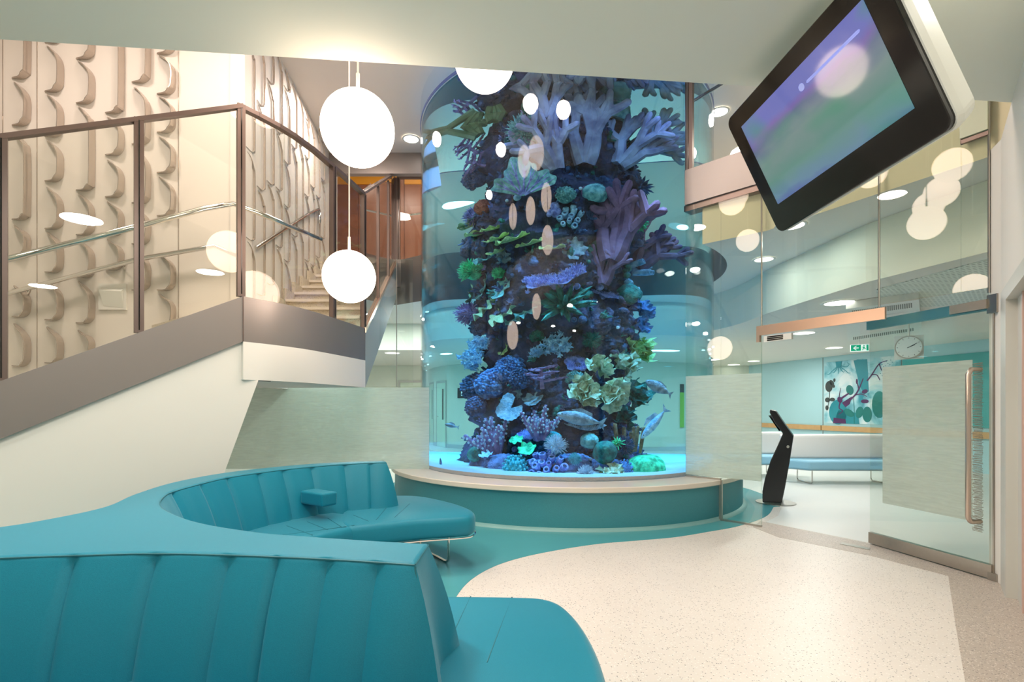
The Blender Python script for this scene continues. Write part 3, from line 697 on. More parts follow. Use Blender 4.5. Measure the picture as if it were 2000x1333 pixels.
def c_plate(R, lob=7, ruf=.12, cup=.15, gap=0.0, th=.05, nr=7, seg=56):
    ph = R.uniform(0, 6); l2 = R.choice((3, 4, 5)); v = []; f = []; a0 = gap; rng = 2*PI-gap
    cols = seg+1
    for side in (0, 1):
        for i in range(nr+1):
            t = i/nr
            for k in range(cols):
                a = a0/2+rng*k/seg
                rr = t*(1+.10*math.sin(lob*a+ph)+.08*math.sin(l2*a+ph*2)+.03*math.sin(19*a))
                z = cup*t*t+ruf*t**3*math.sin(lob*a*1.0+ph*1.7)+.03*t*noise.noise(V((rr*math.cos(a)*4, rr*math.sin(a)*4, ph)))
                v.append((rr*math.cos(a), rr*math.sin(a), z-(th*(1-.5*t) if side else 0)))
    m = (nr+1)*cols
    for i in range(nr):
        for k in range(seg):
            q = (i*cols+k, i*cols+k+1, (i+1)*cols+k+1, (i+1)*cols+k); f.append(q); f.append(tuple(m+x for x in reversed(q)))
    for k in range(seg): f.append((nr*cols+k, nr*cols+k+1, m+nr*cols+k+1, m+nr*cols+k))
    return v, f
def c_table(R, n=420):
    b = MB(); b.add(*c_plate(R, 6, .04, .1)); b.add(*tube([(0, 0, -.5), (0, 0, -.02)], [.18, .4], 8))
    for i in range(n):
        t = math.sqrt((i+.5)/n); a = i*2.39996; p = V((t*math.cos(a)*.98, t*math.sin(a)*.98, .1*t*t-.01)); d = V((p.x*.35+R.uniform(-.2, .2), p.y*.35+R.uniform(-.2, .2), 1)).normalized()
        b.add(*tube([p, p+d*R.uniform(.09, .2)], [.032, .017], 4))
    return b.v, b.f
def c_tubes(R, n=11, L=(.35, .75), rad=(.13, .2), spread=.75):
    b = MB(); h = MB()
    for i in range(n):
        t = math.sqrt((i+.3)/n); a = i*2.39996; base = V((t*math.cos(a)*.75, t*math.sin(a)*.75, -.1)); d = V((base.x*spread, base.y*spread, .9)).normalized(); l = R.uniform(*L); r = R.uniform(*rad); u, w = frame_of(d)
        seg = 12; prof = [(.8, 0), (1.0, .35), (1.05, .7), (.92, 1.0), (.6, 1.02), (.5, .9)]
        vv = []; ff = []
        for x, y in prof:
            for k in range(seg): q = 2*PI*k/seg; vv.append(base+d*l*y+(u*math.cos(q)+w*math.sin(q))*r*x)
        for j in range(len(prof)-1):
            for k in range(seg): ff.append((j*seg+k, j*seg+(k+1) % seg, (j+1)*seg+(k+1) % seg, (j+1)*seg+k))
        b.add(vv, ff)
        h.add([base+d*l*.9+(u*math.cos(2*PI*k/seg)+w*math.sin(2*PI*k/seg))*r*.5 for k in range(seg)], [tuple(range(seg))])
    return (b.v, b.f), (h.v, h.f)
def c_star(R, n=26):
    b = MB()
    for d in fib(n):
        d = V((d.x, d.y, d.z*.8+.1)).normalized(); u, w = frame_of(d); L = R.uniform(.7, 1.25)
        p = [d*.05, d*L*.35+w*.03, d*L*.75+V((0, 0, -.02)), d*L+V((0, 0, -.08))]; b.add(*tube(p, [.06, .11, .08, .012], 5))
    return b.v, b.f
def c_finger(R, n=9):
    b = MB(); tips = MB()
    for i in range(n):
        a = i*2.39996; t = math.sqrt((i+.4)/n)*.8; d = V((math.cos(a)*t, math.sin(a)*t*.7, 1)).normalized(); L = R.uniform(.7, 1.25); p = V((math.cos(a)*t*.25, math.sin(a)*t*.2, -.1))
        pts = [p, p+d*L*.5+V((R.uniform(-.05, .05), R.uniform(-.05, .05), 0)), p+d*L]; b.add(*tube(pts, [.13, .10, .05], 7))
        u, w = frame_of(d)
        for k in range(16):
            q = k*2.4; s = pts[0].lerp(pts[2], .35+.65*k/16); e = u*math.cos(q)+w*math.sin(q); c = s+e*(.13-.05*k/16)
            tips.add(*sphere(c, R.uniform(.03, .05), 6, 4))
    return (b.v, b.f), (tips.v, tips.f)
def c_knobs(R, n=120, zs=.8):
    b = MB(); b.add(*sphere((0, 0, -.05), .82, 14, 10, (1, 1, zs)))
    for d in fib(n):
        c = V((d.x, d.y, d.z*zs))*R.uniform(.82, .98); b.add(*sphere(c, R.uniform(.07, .13), 7, 5))
    return b.v, b.f
def c_lettuce(R, n=6):
    b = MB()
    for i in range(n):
        vv, ff = c_plate(R, R.choice((5, 6, 7)), .22, .35, .8, .05, 6, 44); s = R.uniform(.5, .78)
        rot = Matrix.Rotation(R.uniform(-.9, .9), 4, 'X') @ Matrix.Rotation(R.uniform(-.9, .9), 4, 'Y') @ Matrix.Rotation(R.uniform(0, 6.3), 4, 'Z')
        o = V((R.uniform(-.45, .45), R.uniform(-.45, .45), R.uniform(0, .3))); b.add([rot @ V(p)*s+o for p in vv], ff)
    return b.v, b.f
def c_fan(R):
    """lobed upright leaf with raised veins"""
    v = []; f = []; nr = 9; seg = 60; A0, A1 = -1.35, 1.35; cols = seg+1; ve = MB()
    R_ = lambda a: (.78+.30*abs(math.cos(a*2.4+.2))+.05*math.sin(a*17))*(1-.12*abs(a))
    zf_ = lambda t, a: .22*t*t*math.cos(a*2.2)+.05*math.sin(a*9)*t
    for side in (0, 1):
        for i in range(nr+1):
            for k in range(cols):
                a = A0+(A1-A0)*k/seg; t = i/nr; r = t*R_(a); v.append((r*math.sin(a), zf_(t, a)+(.03 if side else 0), r*math.cos(a)))
    m = (nr+1)*cols
    for i in range(nr):
        for k in range(seg):
            q = (i*cols+k, i*cols+k+1, (i+1)*cols+k+1, (i+1)*cols+k); f.append(q); f.append(tuple(m+x for x in reversed(q)))
    for k in range(seg): f.append((nr*cols+k, nr*cols+k+1, m+nr*cols+k+1, m+nr*cols+k))
    for a in (-1.1, -.7, -.3, .1, .5, .9, 1.2):
        pts = [V((t*R_(a)*math.sin(a), zf_(t, a)-.012, t*R_(a)*math.cos(a))) for t in (.05, .3, .55, .8, .93)]; ve.add(*tube(pts, [.03, .026, .02, .014, .006], 5))
        for s in (-.18, .16):
            pts = [V((t*R_(a+s*(t-.4)*2)*math.sin(a+s*(t-.4)*2), zf_(t, a+s*(t-.4)*2)-.01, t*R_(a+s*(t-.4)*2)*math.cos(a+s*(t-.4)*2))) for t in (.4, .6, .8, .9)]; ve.add(*tube(pts, [.016, .013, .009, .004], 4))
    return (v, f), (ve.v, ve.f)
def c_tree(R):
    b = MB(); b.add(*tube([(0, 0, -.4), (0, 0, .5)], [.1, .06], 7))
    for i in range(9):
        a = i*2.4; z = -.1+.6*i/9; d = V((math.cos(a), math.sin(a)*.5, .12)); L = R.uniform(.6, 1.1); q = V((0, 0, z))+d*L
        b.add(*tube([(0, 0, z), (V((0, 0, z))+q)/2, q], [.06, .05, .03], 5))
        for k in range(14):
            s = V((0, 0, z)).lerp(q, R.uniform(.35, 1)); e = V((R.uniform(-1, 1), R.uniform(-.6, .6), R.uniform(-.3, .5)))*.2; b.add(*tube([s, s+e], [.04, .02], 4))
    return b.v, b.f
PAL = {
 'olive': ((.22, .26, .12), (.46, .50, .28)), 'lilac': ((.17, .16, .27), (.44, .43, .58)), 'maroon': ((.12, .05, .10), (.26, .12, .22)),
 'green': ((.01, .30, .12), (.10, .85, .38)), 'dgreen': ((.005, .06, .05), (.02, .20, .15)), 'teal': ((.08, .26, .26), (.30, .62, .58)),
 'blue': ((.04, .10, .26), (.16, .32, .62)), 'pale': ((.20, .40, .60), (.60, .82, .98)), 'cream': ((.40, .42, .24), (.90, .88, .66)),
 'violet': ((.11, .11, .34), (.46, .48, .88)), 'navy': ((.02, .035, .085), (.06, .11, .24)), 'mauve': ((.20, .10, .22), (.40, .24, .42)),
 'white': ((.42, .50, .62), (.88, .92, .98)), 'red': ((.35, .05, .03), (.75, .20, .12)), 'grey': ((.14, .18, .22), (.34, .42, .48)),
 'lime': ((.34, .42, .12), (.78, .85, .36)), 'brown': ((.14, .07, .03), (.36, .18, .08)), 'plum': ((.03, .015, .03), (.09, .045, .08)), 'aqua': ((.03, .28, .34), (.16, .62, .66)),
}
cm = lambda k: coral_mat('coral '+k, *PAL[k])
KIND = {'elk': ('elkhorn_coral', 'coral'), 'bush': ('bush_coral', 'coral'), 'soft': ('soft_coral', 'coral'), 'dome': ('dome_coral', 'coral'), 'plate': ('plate_coral', 'coral'), 'table': ('table_coral', 'coral'),
        'tubes': ('tube_sponge', 'sponge'), 'star': ('spiky_coral', 'coral'), 'finger': ('finger_coral', 'coral'), 'knobs': ('knobbly_coral', 'coral'), 'lettuce': ('lettuce_coral', 'coral'), 'fan': ('sea_fan', 'coral'), 'tree': ('tree_coral', 'coral')}
cseed = [100]
def coral(kind, px, py, sz, col, label, rho=.88, up=.5, sc=(1, 1, 1), lean=0.0, roll=0.0, col2=None, **kw):
    cseed[0] += 1; R = random.Random(cseed[0]); p, n = trace(px, py, rho+(.22 if py > 858 and kind != 'finger' else 0), py < 845)
    s = sz*(7.6 if kind in ('bush', 'soft', 'knobs', 'lettuce', 'plate', 'table', 'star', 'tubes', 'fan') else 6.9)/1000
    p = p+n*s*(.32 if kind in ('bush', 'soft', 'knobs', 'lettuce', 'star', 'tree', 'dome') else .18)
    g = (n*(1-up)+V((0, 0, 1))*up); side = V((1, -.1, 0)).normalized(); g = (g+side*lean).normalized()
    # local frame: z growth, x across (to the viewer's right), y away
    x = side-g*side.dot(g); x.normalize(); y = g.cross(x)
    rot = Matrix((x, y, g)).transposed().to_4x4() @ Matrix.Rotation(roll, 4, 'Z')
    M4 = Matrix.Translation(p) @ rot @ Matrix.Diagonal((s*sc[0]*.86, s*sc[1]*.86, s*sc[2], 1))
    fn = globals()['c_'+kind]; geo = fn(R, **kw) if kw else fn(R)
    nm, cat = KIND[kind]; m = cm(col) if kind != 'elk' else coral_mat('smooth coral '+col, *PAL[col], scale=5, bump=.25, bs=30)
    if isinstance(geo[0], tuple):
        (v1, f1), (v2, f2) = geo
        t = thing(nm, label, cat, p)
        a = {'tubes': 'tubes', 'finger': 'fingers', 'fan': 'blade'}[kind]; b = {'tubes': 'openings', 'finger': 'polyps', 'fan': 'veins'}[kind]
        link(a, [M4 @ V(q) for q in v1], f1, m, t, True); link(b, [M4 @ V(q) for q in v2], f2, cm(col2 or 'navy'), t, True)
        return t
    v, f = geo
    return tag(link(nm, [M4 @ V(q) for q in v], f, m, None, True), label, cat)
# encrusting growth over the rock: too small and too many to count
for nm, col, cnt, sd in (('dark_growth', 'navy', 330, 1), ('violet_growth', 'violet', 30, 2), ('plum_growth', 'plum', 170, 3), ('teal_growth', 'dgreen', 90, 4)):
    R = random.Random(sd); b = MB()
    for k in range(cnt):
        a = R.uniform(PI*.9, PI*2.1); z = R.uniform(.6, 5.3); r = rock_r(z, a)-.015; p = V((RC.x+r*math.cos(a), RC.y+r*math.sin(a), z)); n = V((math.cos(a), math.sin(a), .45)).normalized(); u, w = frame_of(n)
        s_ = R.uniform(.035, .10)
        if R.random() < .5:
            for j in range(7):
                e = (n+(u*R.uniform(-1, 1)+w*R.uniform(-1, 1))*.8).normalized(); b.add(*tube([p, p+e*s_*R.uniform(.7, 1.5)], [s_*.28, s_*.12], 5))
        else:
            for j in range(4): b.add(*sphere(p+u*R.uniform(-1, 1)*s_+w*R.uniform(-1, 1)*s_, s_*R.uniform(.35, .7), 7, 5))
    o = link(nm, b.v, b.f, cm(col), reef, True); o['kind'] = 'stuff'
# ---- top of the reef
coral('elk', 925, 262, 105, 'olive', 'olive elkhorn coral sweeping far left at the top of the reef', up=.8, lean=-.42, depth=4, r0=.085)
coral('elk', 952, 240, 92, 'olive', 'olive elkhorn coral standing upright under the cut-off globe lamp', up=.85, lean=-.1, r0=.11)
coral('elk', 985, 232, 95, 'olive', 'pale green elkhorn coral leaning right just below the cut-off globe lamp', up=.8, lean=.25, r0=.11)
coral('elk', 1068, 232, 78, 'lilac', 'dim mauve elkhorn coral right of the dark green disc at the reef top', up=.85)
coral('elk', 1122, 215, 72, 'lilac', 'grey elkhorn coral at the ceiling edge, mid reef top', up=.9)
coral('elk', 1165, 215, 62, 'lilac', 'small spiky lilac elkhorn coral left of the pale brain dome', up=.8, lean=.2)
coral('dome', 1040, 208, 20, 'dgreen', 'dark green disc coral left of the mauve elkhorn at the reef top', up=.05, rho=.9, sc=(1, 1, .5))
coral('dome', 1190, 224, 31, 'teal', 'pale teal brain dome near the reef top on the right', up=.75, rho=.98, fuzz=.09)
coral('elk', 1135, 318, 104, 'lilac', 'large lilac elkhorn coral in the upper middle of the reef', up=.75, rho=1.0)
coral('elk', 1085, 330, 88, 'lilac', 'lilac elkhorn coral right of the highest orange reflection', up=.8, lean=-.25, rho=.98)
coral('elk', 1198, 320, 88, 'lilac', 'lilac elkhorn coral at the right edge of the upper reef', up=.75, lean=.3, rho=.98)
coral('elk', 1235, 290, 80, 'grey', 'grey blue elkhorn branch jutting right from the upper reef', up=.6, lean=.75, rho=.95)
coral('plate', 1246, 172, 30, 'teal', 'pale green leaf coral at the top right corner of the reef', up=.5, lean=.6, rho=.95)
coral('bush', 1030, 262, 33, 'teal', 'speckled blue bush coral behind the highest orange reflection', up=.3)
coral('bush', 1003, 305, 24, 'navy', 'dark blue bush coral below left of the highest orange reflection', up=.3)
coral('tree', 920, 290, 44, 'mauve', 'purple stacked coral below the far left elkhorn', up=.7, lean=-.5)
coral('tree', 945, 320, 40, 'mauve', 'dull red branching coral below the purple stacked coral', up=.3, lean=-.2)
coral('knobs', 905, 350, 26, 'navy', 'dark knobbly coral on the left edge above the red sponge', up=.3, lean=-.4)
coral('fan', 1028, 386, 66, 'teal', 'big pale leaf shaped sea fan with purple veins', up=.9, rho=1.06, col2='violet')
coral('dome', 1012, 386, 8, 'pale', 'small round ball sponge at the foot of the sea fan', up=.3, rho=1.1)
coral('knobs', 950, 405, 17, 'red', 'orange red sponge on the left side of the reef', up=.2, rho=1.0)
coral('plate', 893, 432, 22, 'teal', 'pale green shelf coral highest on the left edge', up=.8, lean=-.5, rho=.98)
coral('bush', 912, 425, 22, 'violet', 'blue violet bush coral beside the highest left shelf coral', up=.4, lean=-.2, n=120)
PL = [(922, 440, 27, 'uppermost, at the left end'), (940, 458, 25, 'below the left end, second'), (962, 449, 20, 'third, under the narrow reflection'), (975, 468, 24, 'crossed by the narrow orange reflection'), (1005, 470, 30, 'largest, in the middle'), (1038, 478, 24, 'left of the wide orange reflection'), (1080, 487, 24, 'right end, beside the wide orange reflection'), (985, 492, 26, 'lowest, with a ruffled front')]
for a_, b_, s_, w_l in PL: coral('plate', a_, b_, s_, 'lime', 'olive green shelf coral in the slanting band, '+w_l, up=.84, rho=1.02, lean=random.uniform(-.2, .2), roll=random.uniform(0, 6), lob=6)
coral('plate', 958, 505, 26, 'teal', 'dark teal lobed shelf coral under the olive shelves', up=.65, rho=.97, ruf=.2)
coral('lettuce', 990, 506, 19, 'grey', 'grey blue folded leaf coral right of the dark teal shelf', up=.4, rho=.98)
coral('bush', 935, 532, 27, 'green', 'bright green bush coral on the left of the reef', up=.6, rho=1.0, n=260, r=.035)
coral('bush', 980, 536, 14, 'green', 'small green bush coral right of the bright green one', up=.5, rho=.98)
coral('table', 1085, 545, 55, 'violet', 'wide violet table coral in the middle of the reef', up=.62, rho=1.12, lean=-.12, sc=(1, .8, .7), n=700)
coral('plate', 952, 562, 27, 'teal', 'pale green blade coral left of the wide violet table coral', up=.35, lean=-.5, rho=1.02)
coral('plate', 985, 566, 25, 'teal', 'pale green tilted plate coral beside the middle orange reflection', up=.4, lean=-.2, rho=1.02)
coral('plate', 928, 578, 26, 'olive', 'dark olive blade coral hanging at the left edge', up=.3, lean=-.7, rho=.95)
for a_, b_, s_, w_l in ((955, 605, 27, 'leftmost of the row'), (985, 618, 27, 'second in the row'), (1010, 622, 22, 'third in the row'), (1030, 610, 22, 'right end of the row')): coral('plate', a_, b_, s_, 'olive' if s_ > 25 else 'teal', 'folded green plate coral above the lowest orange reflection, '+w_l, up=.55, rho=1.02, lean=-.2, ruf=.2, roll=random.uniform(0, 6))
coral('bush', 912, 614, 27, 'mauve', 'dark purple scaly bush coral at the left edge', up=.3, lean=-.4, n=120)
coral('knobs', 925, 640, 22, 'navy', 'dark knobbly coral below the purple scaly bush', up=.2, lean=-.3)
coral('star', 1102, 606, 52, 'dgreen', 'dark green spiky star coral below the violet table coral', up=.5, rho=1.08)
coral('table', 1175, 575, 26, 'violet', 'small violet table coral right of the star coral', up=.6, rho=1.08, sc=(1, .8, .7))
coral('dome', 1215, 577, 25, 'dgreen', 'smooth dark green dome coral right of the small table coral', up=.2, rho=1.0, zs=1.0, fuzz=.01)
coral('lettuce', 1238, 606, 26, 'blue', 'blue ruffled coral at the right edge below the dark dome', up=.4, lean=.3, rho=.95)
coral('lettuce', 1258, 642, 25, 'blue', 'blue lobed leaf coral jutting out above the cream ridge', up=.4, lean=.5, rho=.95)
coral('tubes', 1250, 522, 28, 'pale', 'pale blue tube sponge at the right edge, the upper cluster', up=.45, lean=.6, rho=.98, n=6, L=(.7, 1.2), rad=(.15, .24))
coral('tubes', 1255, 562, 20, 'pale', 'pale blue tube sponge at the right edge, the lower cluster', up=.3, lean=.7, rho=.98, n=5, L=(.5, .9), rad=(.15, .24))
coral('elk', 1180, 505, 118, 'maroon', 'large maroon elkhorn coral right of the middle of the reef', up=.8, rho=1.05)
coral('elk', 1228, 520, 80, 'maroon', 'maroon elkhorn coral right of the largest maroon one', up=.8, lean=.15, rho=.98)
coral('elk', 1172, 552, 62, 'maroon', 'small maroon elkhorn coral above the small violet table', up=.8, rho=1.05)
coral('bush', 1230, 437, 24, 'green', 'green bush coral at the right edge of the reef', up=.5, lean=.2, rho=.98, n=220, r=.036)
coral('dome', 1158, 381, 24, 'teal', 'grey blue brain coral on the upper ledge', up=.5, rho=1.02, fuzz=.08)
coral('knobs', 1104, 384, 19, 'teal', 'mottled teal knobbly coral left of the grey blue brain coral', up=.5, rho=1.02)
coral('tubes', 1110, 428, 30, 'pale', 'pale blue tube sponge cluster below the mottled teal coral', up=.35, rho=1.04, n=12, L=(.3, .55), rad=(.15, .21))
coral('plate', 1120, 488, 21, 'grey', 'round grey rosette coral right of the olive shelves', up=.12, rho=1.05, lob=9)
coral('star', 1236, 366, 24, 'navy', 'dark blue spiky coral jutting from the right edge', up=.5, lean=.5)
for k, (a_, b_) in enumerate(((1134, 368), (1148, 366), (1163, 408), (1072, 660), (1125, 655), (1207, 640))): pass
# ---- lower half
coral('soft', 958, 682, 32, 'pale', 'pale blue feathery soft coral touching the lowest orange reflection', up=.5, rho=.98)
coral('soft', 938, 706, 36, 'pale', 'pale blue feathery soft coral at the left edge, lower of the pair', up=.4, lean=-.3, rho=.98)
coral('soft', 1088, 684, 38, 'pale', 'large pale blue feathery coral in the middle of the lower reef', up=.6, rho=1.06)
coral('soft', 1052, 692, 18, 'pale', 'small pale blue feathery coral left of the large middle one', up=.5, rho=1.04)
coral('knobs', 1051, 658, 14, 'dgreen', 'dark green ball coral above the large feathery coral', up=.2, rho=1.02)
coral('plate', 987, 682, 14, 'lime', 'small olive leaf coral right of the feathery pair', up=.15, rho=1.02)
coral('bush', 1150, 667, 20, 'dgreen', 'dark green veined bush coral right of the large feathery coral', up=.3, rho=1.0)
coral('knobs', 975, 752, 35, 'blue', 'blue knobbly coral mound left of the notched disc', up=.4, rho=1.02, n=190)
coral('knobs', 1005, 722, 30, 'blue', 'blue knobbly coral mound above the notched disc', up=.5, rho=1.02, n=170)
coral('knobs', 1022, 742, 24, 'navy', 'dark blue knobbly coral mound right of the blue mounds', up=.4, rho=1.0)
coral('knobs', 936, 756, 33, 'navy', 'dark knobbly coral mound at the left edge of the lower reef', up=.3, lean=-.3)
coral('knobs', 940, 795, 24, 'navy', 'dark coral lump below the left edge mound', up=.3, lean=-.3)
coral('plate', 1000, 798, 27, 'pale', 'pale blue notched disc coral facing the viewer', up=.1, rho=1.14, gap=.9, lob=3, ruf=.05, roll=.6)
coral('plate', 1011, 772, 12, 'grey', 'small grey rosette above the notched disc', up=.2, rho=1.06)
coral('plate', 1042, 782, 18, 'grey', 'grey flat coral right of the notched disc', up=.5, rho=1.06)
coral('tree', 1062, 742, 46, 'mauve', 'dusky mauve tree coral below the large feathery coral', up=.8, rho=1.06)
coral('finger', 968, 885, 62, 'mauve', 'pink finger coral with white polyps at lower left', up=.8, lean=-.15, rho=1.12, col2='white')
coral('finger', 1058, 852, 54, 'mauve', 'pink finger coral with white polyps in the lower middle', up=.85, rho=1.12, col2='white')
coral('lettuce', 1140, 768, 33, 'cream', 'cream lettuce coral, left one of the big folded pair', up=.2, rho=1.14, n=8)
coral('lettuce', 1187, 772, 33, 'cream', 'cream lettuce coral, right one of the big folded pair', up=.2, rho=1.1, n=8)
coral('lettuce', 1165, 722, 28, 'cream', 'cream lettuce coral above the big folded pair', up=.4, rho=1.1)
coral('lettuce', 1205, 714, 30, 'cream', 'pale cream fan of lettuce coral below the green ridge', up=.5, lean=.4, rho=1.05)
coral('lettuce', 1222, 692, 32, 'lime', 'yellow green ridge coral jutting right above the cream folds', up=.5, lean=.4, rho=1.0)
coral('lettuce', 1256, 680, 26, 'lime', 'outermost tip of yellow green ridge coral at the right', up=.5, lean=.7, rho=1.02)
coral('knobs', 1122, 742, 18, 'teal', 'teal knobbly coral left of the cream lettuce coral', up=.4, rho=1.05)
coral('table', 1125, 712, 22, 'violet', 'violet bristly coral above the cream lettuce folds', up=.5, rho=1.04, n=240)
coral('lettuce', 1218, 768, 34, 'dgreen', 'dark olive leafy coral at the right edge behind the cream folds', up=.4, lean=.3, rho=.95)
coral('lettuce', 1206, 815, 28, 'dgreen', 'dark leafy coral below the right edge olive one', up=.4, lean=.2, rho=.98)
coral('table', 1140, 832, 32, 'white', 'white tipped table coral in the lower right of the reef', up=.7, rho=1.18, sc=(1, .8, .8), n=300)
coral('dome', 1178, 884, 29, 'dgreen', 'large dark green fuzzy dome coral near the bottom', up=.22, rho=1.3, sc=(.8, .8, .9), zs=1.1, fuzz=.02)
coral('bush', 1086, 872, 22, 'white', 'white tipped spiky coral left of the fuzzy green dome', up=.5, rho=1.25, n=130)
coral('dome', 1080, 856, 17, 'aqua', 'blue dome coral behind the white tipped spiky coral', up=.7, rho=1.12)
coral('knobs', 1010, 912, 25, 'aqua', 'teal bubble coral near the sand at lower left', up=.5, rho=1.3, n=55)
coral('tubes', 1068, 912, 38, 'violet', 'lilac tube sponge cluster near the sand in the middle', up=.45, rho=1.34, n=15, L=(.25, .5), rad=(.13, .2))
coral('lettuce', 1193, 930, 26, 'cream', 'low cream brain coral on the sand right of the middle', up=.75, rho=1.5, sc=(1.1, 1, .6))
coral('bush', 1143, 940, 16, 'white', 'white bristly coral on the sand in front', up=.6, rho=1.55)
coral('dome', 1253, 912, 42, 'green', 'wide green mound coral at the lower right', up=.95, rho=1.32, zs=.55, fuzz=.02)
coral('tubes', 1225, 880, 32, 'brown', 'brown upright tube sponge behind the green mound', up=.95, rho=1.05, n=6, L=(1.1, 1.8), rad=(.09, .12), spread=.2)
coral('dome', 931, 888, 18, 'dgreen', 'dark green dome coral at the lower left edge', up=.3, lean=-.3, rho=1.15)
coral('plate', 950, 890, 13, 'pale', 'small pale striped shelf coral beside the left green dome', up=.7, rho=1.25)
coral('bush', 1122, 898, 13, 'aqua', 'small aqua branching coral left of the fuzzy green dome', up=.4, rho=1.36)
coral('bush', 1216, 872, 19, 'navy', 'dark bristly coral right of the fuzzy green dome', up=.4, rho=1.2)
coral('star', 1203, 868, 14, 'green', 'small bright green spiky coral touching the fuzzy dome', up=.5, rho=1.28)
coral('plate', 1010, 860, 13, 'green', 'small green leaf coral left of the middle finger coral', up=.6, rho=1.2)
coral('plate', 1030, 878, 16, 'green', 'bright green leaf coral below the middle finger coral', up=.5, rho=1.25)
coral('table', 1032, 850, 18, 'violet', 'small violet bristle coral between the two finger corals', up=.6, rho=1.16, n=160)
coral('dome', 1150, 862, 18, 'teal', 'blue green brain coral above the fuzzy green dome', up=.5, rho=1.22, fuzz=.08)
coral('knobs', 1215, 915, 18, 'blue', 'blue lobed coral left of the green mound', up=.5, rho=1.42, n=40)
# base rocks on the sand
for k, (px, py, sx, sz_, lab) in enumerate(((985, 925, 50, 30, 'purple rock on the sand under the left finger coral'), (1060, 938, 58, 24, 'purple rock on the sand under the lilac tube sponges'), (1120, 930, 52, 34, 'purple rock on the sand in the front middle'),
        (1180, 935, 50, 26, 'purple rock on the sand under the fuzzy green dome'), (1255, 932, 46, 20, 'purple rock on the sand carrying the green mound'), (945, 915, 36, 34, 'dark purple rock at the left foot of the reef'))):
    R = random.Random(50+k); p, n = trace(px, py, 1.32 if k not in (4, 5) else 1.25); v, f = c_dome(R, .12, 1, 36)
    p.z = SB-.02; s = 6.4/1000
    tag(link('reef_rock', [V((p.x+q[0]*sx*s*.8, p.y+q[1]*sx*s*.7, max(SB-.03, p.z+q[2]*sz_*s*1.1))) for q in v], f, M_rock2, None, True), lab, 'rock')
# scattered small white polyps
for k, (px, py, rho, lab) in enumerate(((1134, 368, 1.03, 'tiny white polyp left of the grey blue brain coral'), (990, 392, 1.05, 'tiny pale polyp left of the ball sponge'), (982, 925, 1.45, 'tiny white polyp on the lower left rock'), (1024, 925, 1.52, 'tiny white polyp between bubble coral and tube sponges'), (1154, 898, 1.42, 'tiny white polyp left of the fuzzy green dome'), (1207, 640, 1.0, 'tiny pale polyp above the cream ridge'))):
    p, n = trace(px, py, rho); tag(link('polyp', *sphere(p, .022, 10, 8), cm('white'), None, True), lab, 'coral')
# fish
def fish(px, py, rho, L, ang, yaw, col, label, tall=.34):
    p, n = trace(px, py, rho); t = thing('fish', label, 'fish', p)
    prof = [(-.5, .02), (-.46, .10), (-.3, .22), (-.1, .30), (.1, .28), (.3, .17), (.42, .08), (.47, .05)]; v = []; f = []; seg = 12
    rot = Matrix.Rotation(yaw, 4, 'Z') @ Matrix.Rotation(ang, 4, 'Y')
    for x, r in prof:
        for k in range(seg): a = 2*PI*k/seg; v.append(p+rot @ V((x*L, math.cos(a)*r*L*.38, math.sin(a)*r*L*tall/.34*.7)))
    for i in range(len(prof)-1):
        for k in range(seg): f.append((i*seg+k, i*seg+(k+1) % seg, (i+1)*seg+(k+1) % seg, (i+1)*seg+k))
    f += [tuple(reversed(range(seg))), tuple(range((len(prof)-1)*seg, len(prof)*seg))]
    link('body', v, f, cm(col), t, True)
    fin = lambda q: [p+rot @ V((a*L, s*.004, b*L)) for s in (-1, 1) for a, b in q]
    def fl2(name, q): n_ = len(q); link(name, fin(q), [tuple(range(n_)), tuple(reversed(range(n_, 2*n_)))]+[(i, (i+1) % n_, n_+(i+1) % n_, n_+i) for i in range(n_)], cm(col), t)
    fl2('tail_fin', [(.44, 0), (.62, .16), (.57, 0), (.62, -.16)]); fl2('dorsal_fin', [(-.2, .17), (.0, .26), (.28, .18), (.3, .08)])
    for s in (-1, 1): link('eye', *sphere(p+rot @ V((-.40*L, s*.045*L, .03*L)), .016*L, 8, 6), M_black, t, True)
    return t
fish(1130, 818, 1.5, .52, .22, .15, 'grey', 'large grey fish gliding in front of the lower reef', .26)
fish(1285, 757, 1.55, .34, .5, .2, 'grey', 'grey fish in the open water right of the olive leafy coral')
fish(1276, 830, 1.65, .46, -.85, .3, 'pale', 'long pale fish diving in the lower right water', .2)
fish(860, 906, 1.8, .16, 1.3, .9, 'navy', 'small dark fish close to the sand at the far left')
fish(880, 832, 1.7, .2, .2, .1, 'grey', 'small grey fish in the lower left water', .24)

# ================================================================== SOFA
sofa = thing('curved_sofa', 'long curving teal sofa with ribbed back and wrap-around seats', 'sofa', (-1.2, 3.0, 0))
ZB = .83
inner = [F(x, y, ZB) for x, y in ((840, 1063), (745, 1057), (620, 1049), (510, 1040), (400, 1023), (340, 1004), (312, 985), (321, 968), (348, 956), (440, 933), (520, 921), (600, 912), (680, 906), (755, 903))]
inner = [V((p.x, p.y, 0)) for p in inner]; inner[0] = V((-.30, 1.835, 0))
outer = [(-1.16, 4.655), (-1.45, 4.56), (-1.80, 4.33), (-2.12, 3.85), (-2.2, 3.35), (-2.12, 2.88), (-2.0, 2.52), (-2.02, 2.26), (-2.12, 2.06), (-2.45, 1.82), (-2.9, 1.66)]
front = [(-2.9, 1.25), (-2.4, 1.46), (-2.0, 1.60), (-1.678, 1.678), (-1.461, 1.707), (-1.23, 1.73), (-.949, 1.713), (-.603, 1.667), (-.304, 1.607)]
def resample(pts, step):
    out = [pts[0]]
    for a, b in zip(pts[:-1], pts[1:]):
        L = (b-a).length; n = max(1, int(L/step)); out += [a.lerp(b, (k+1)/n) for k in range(n)]
    return out
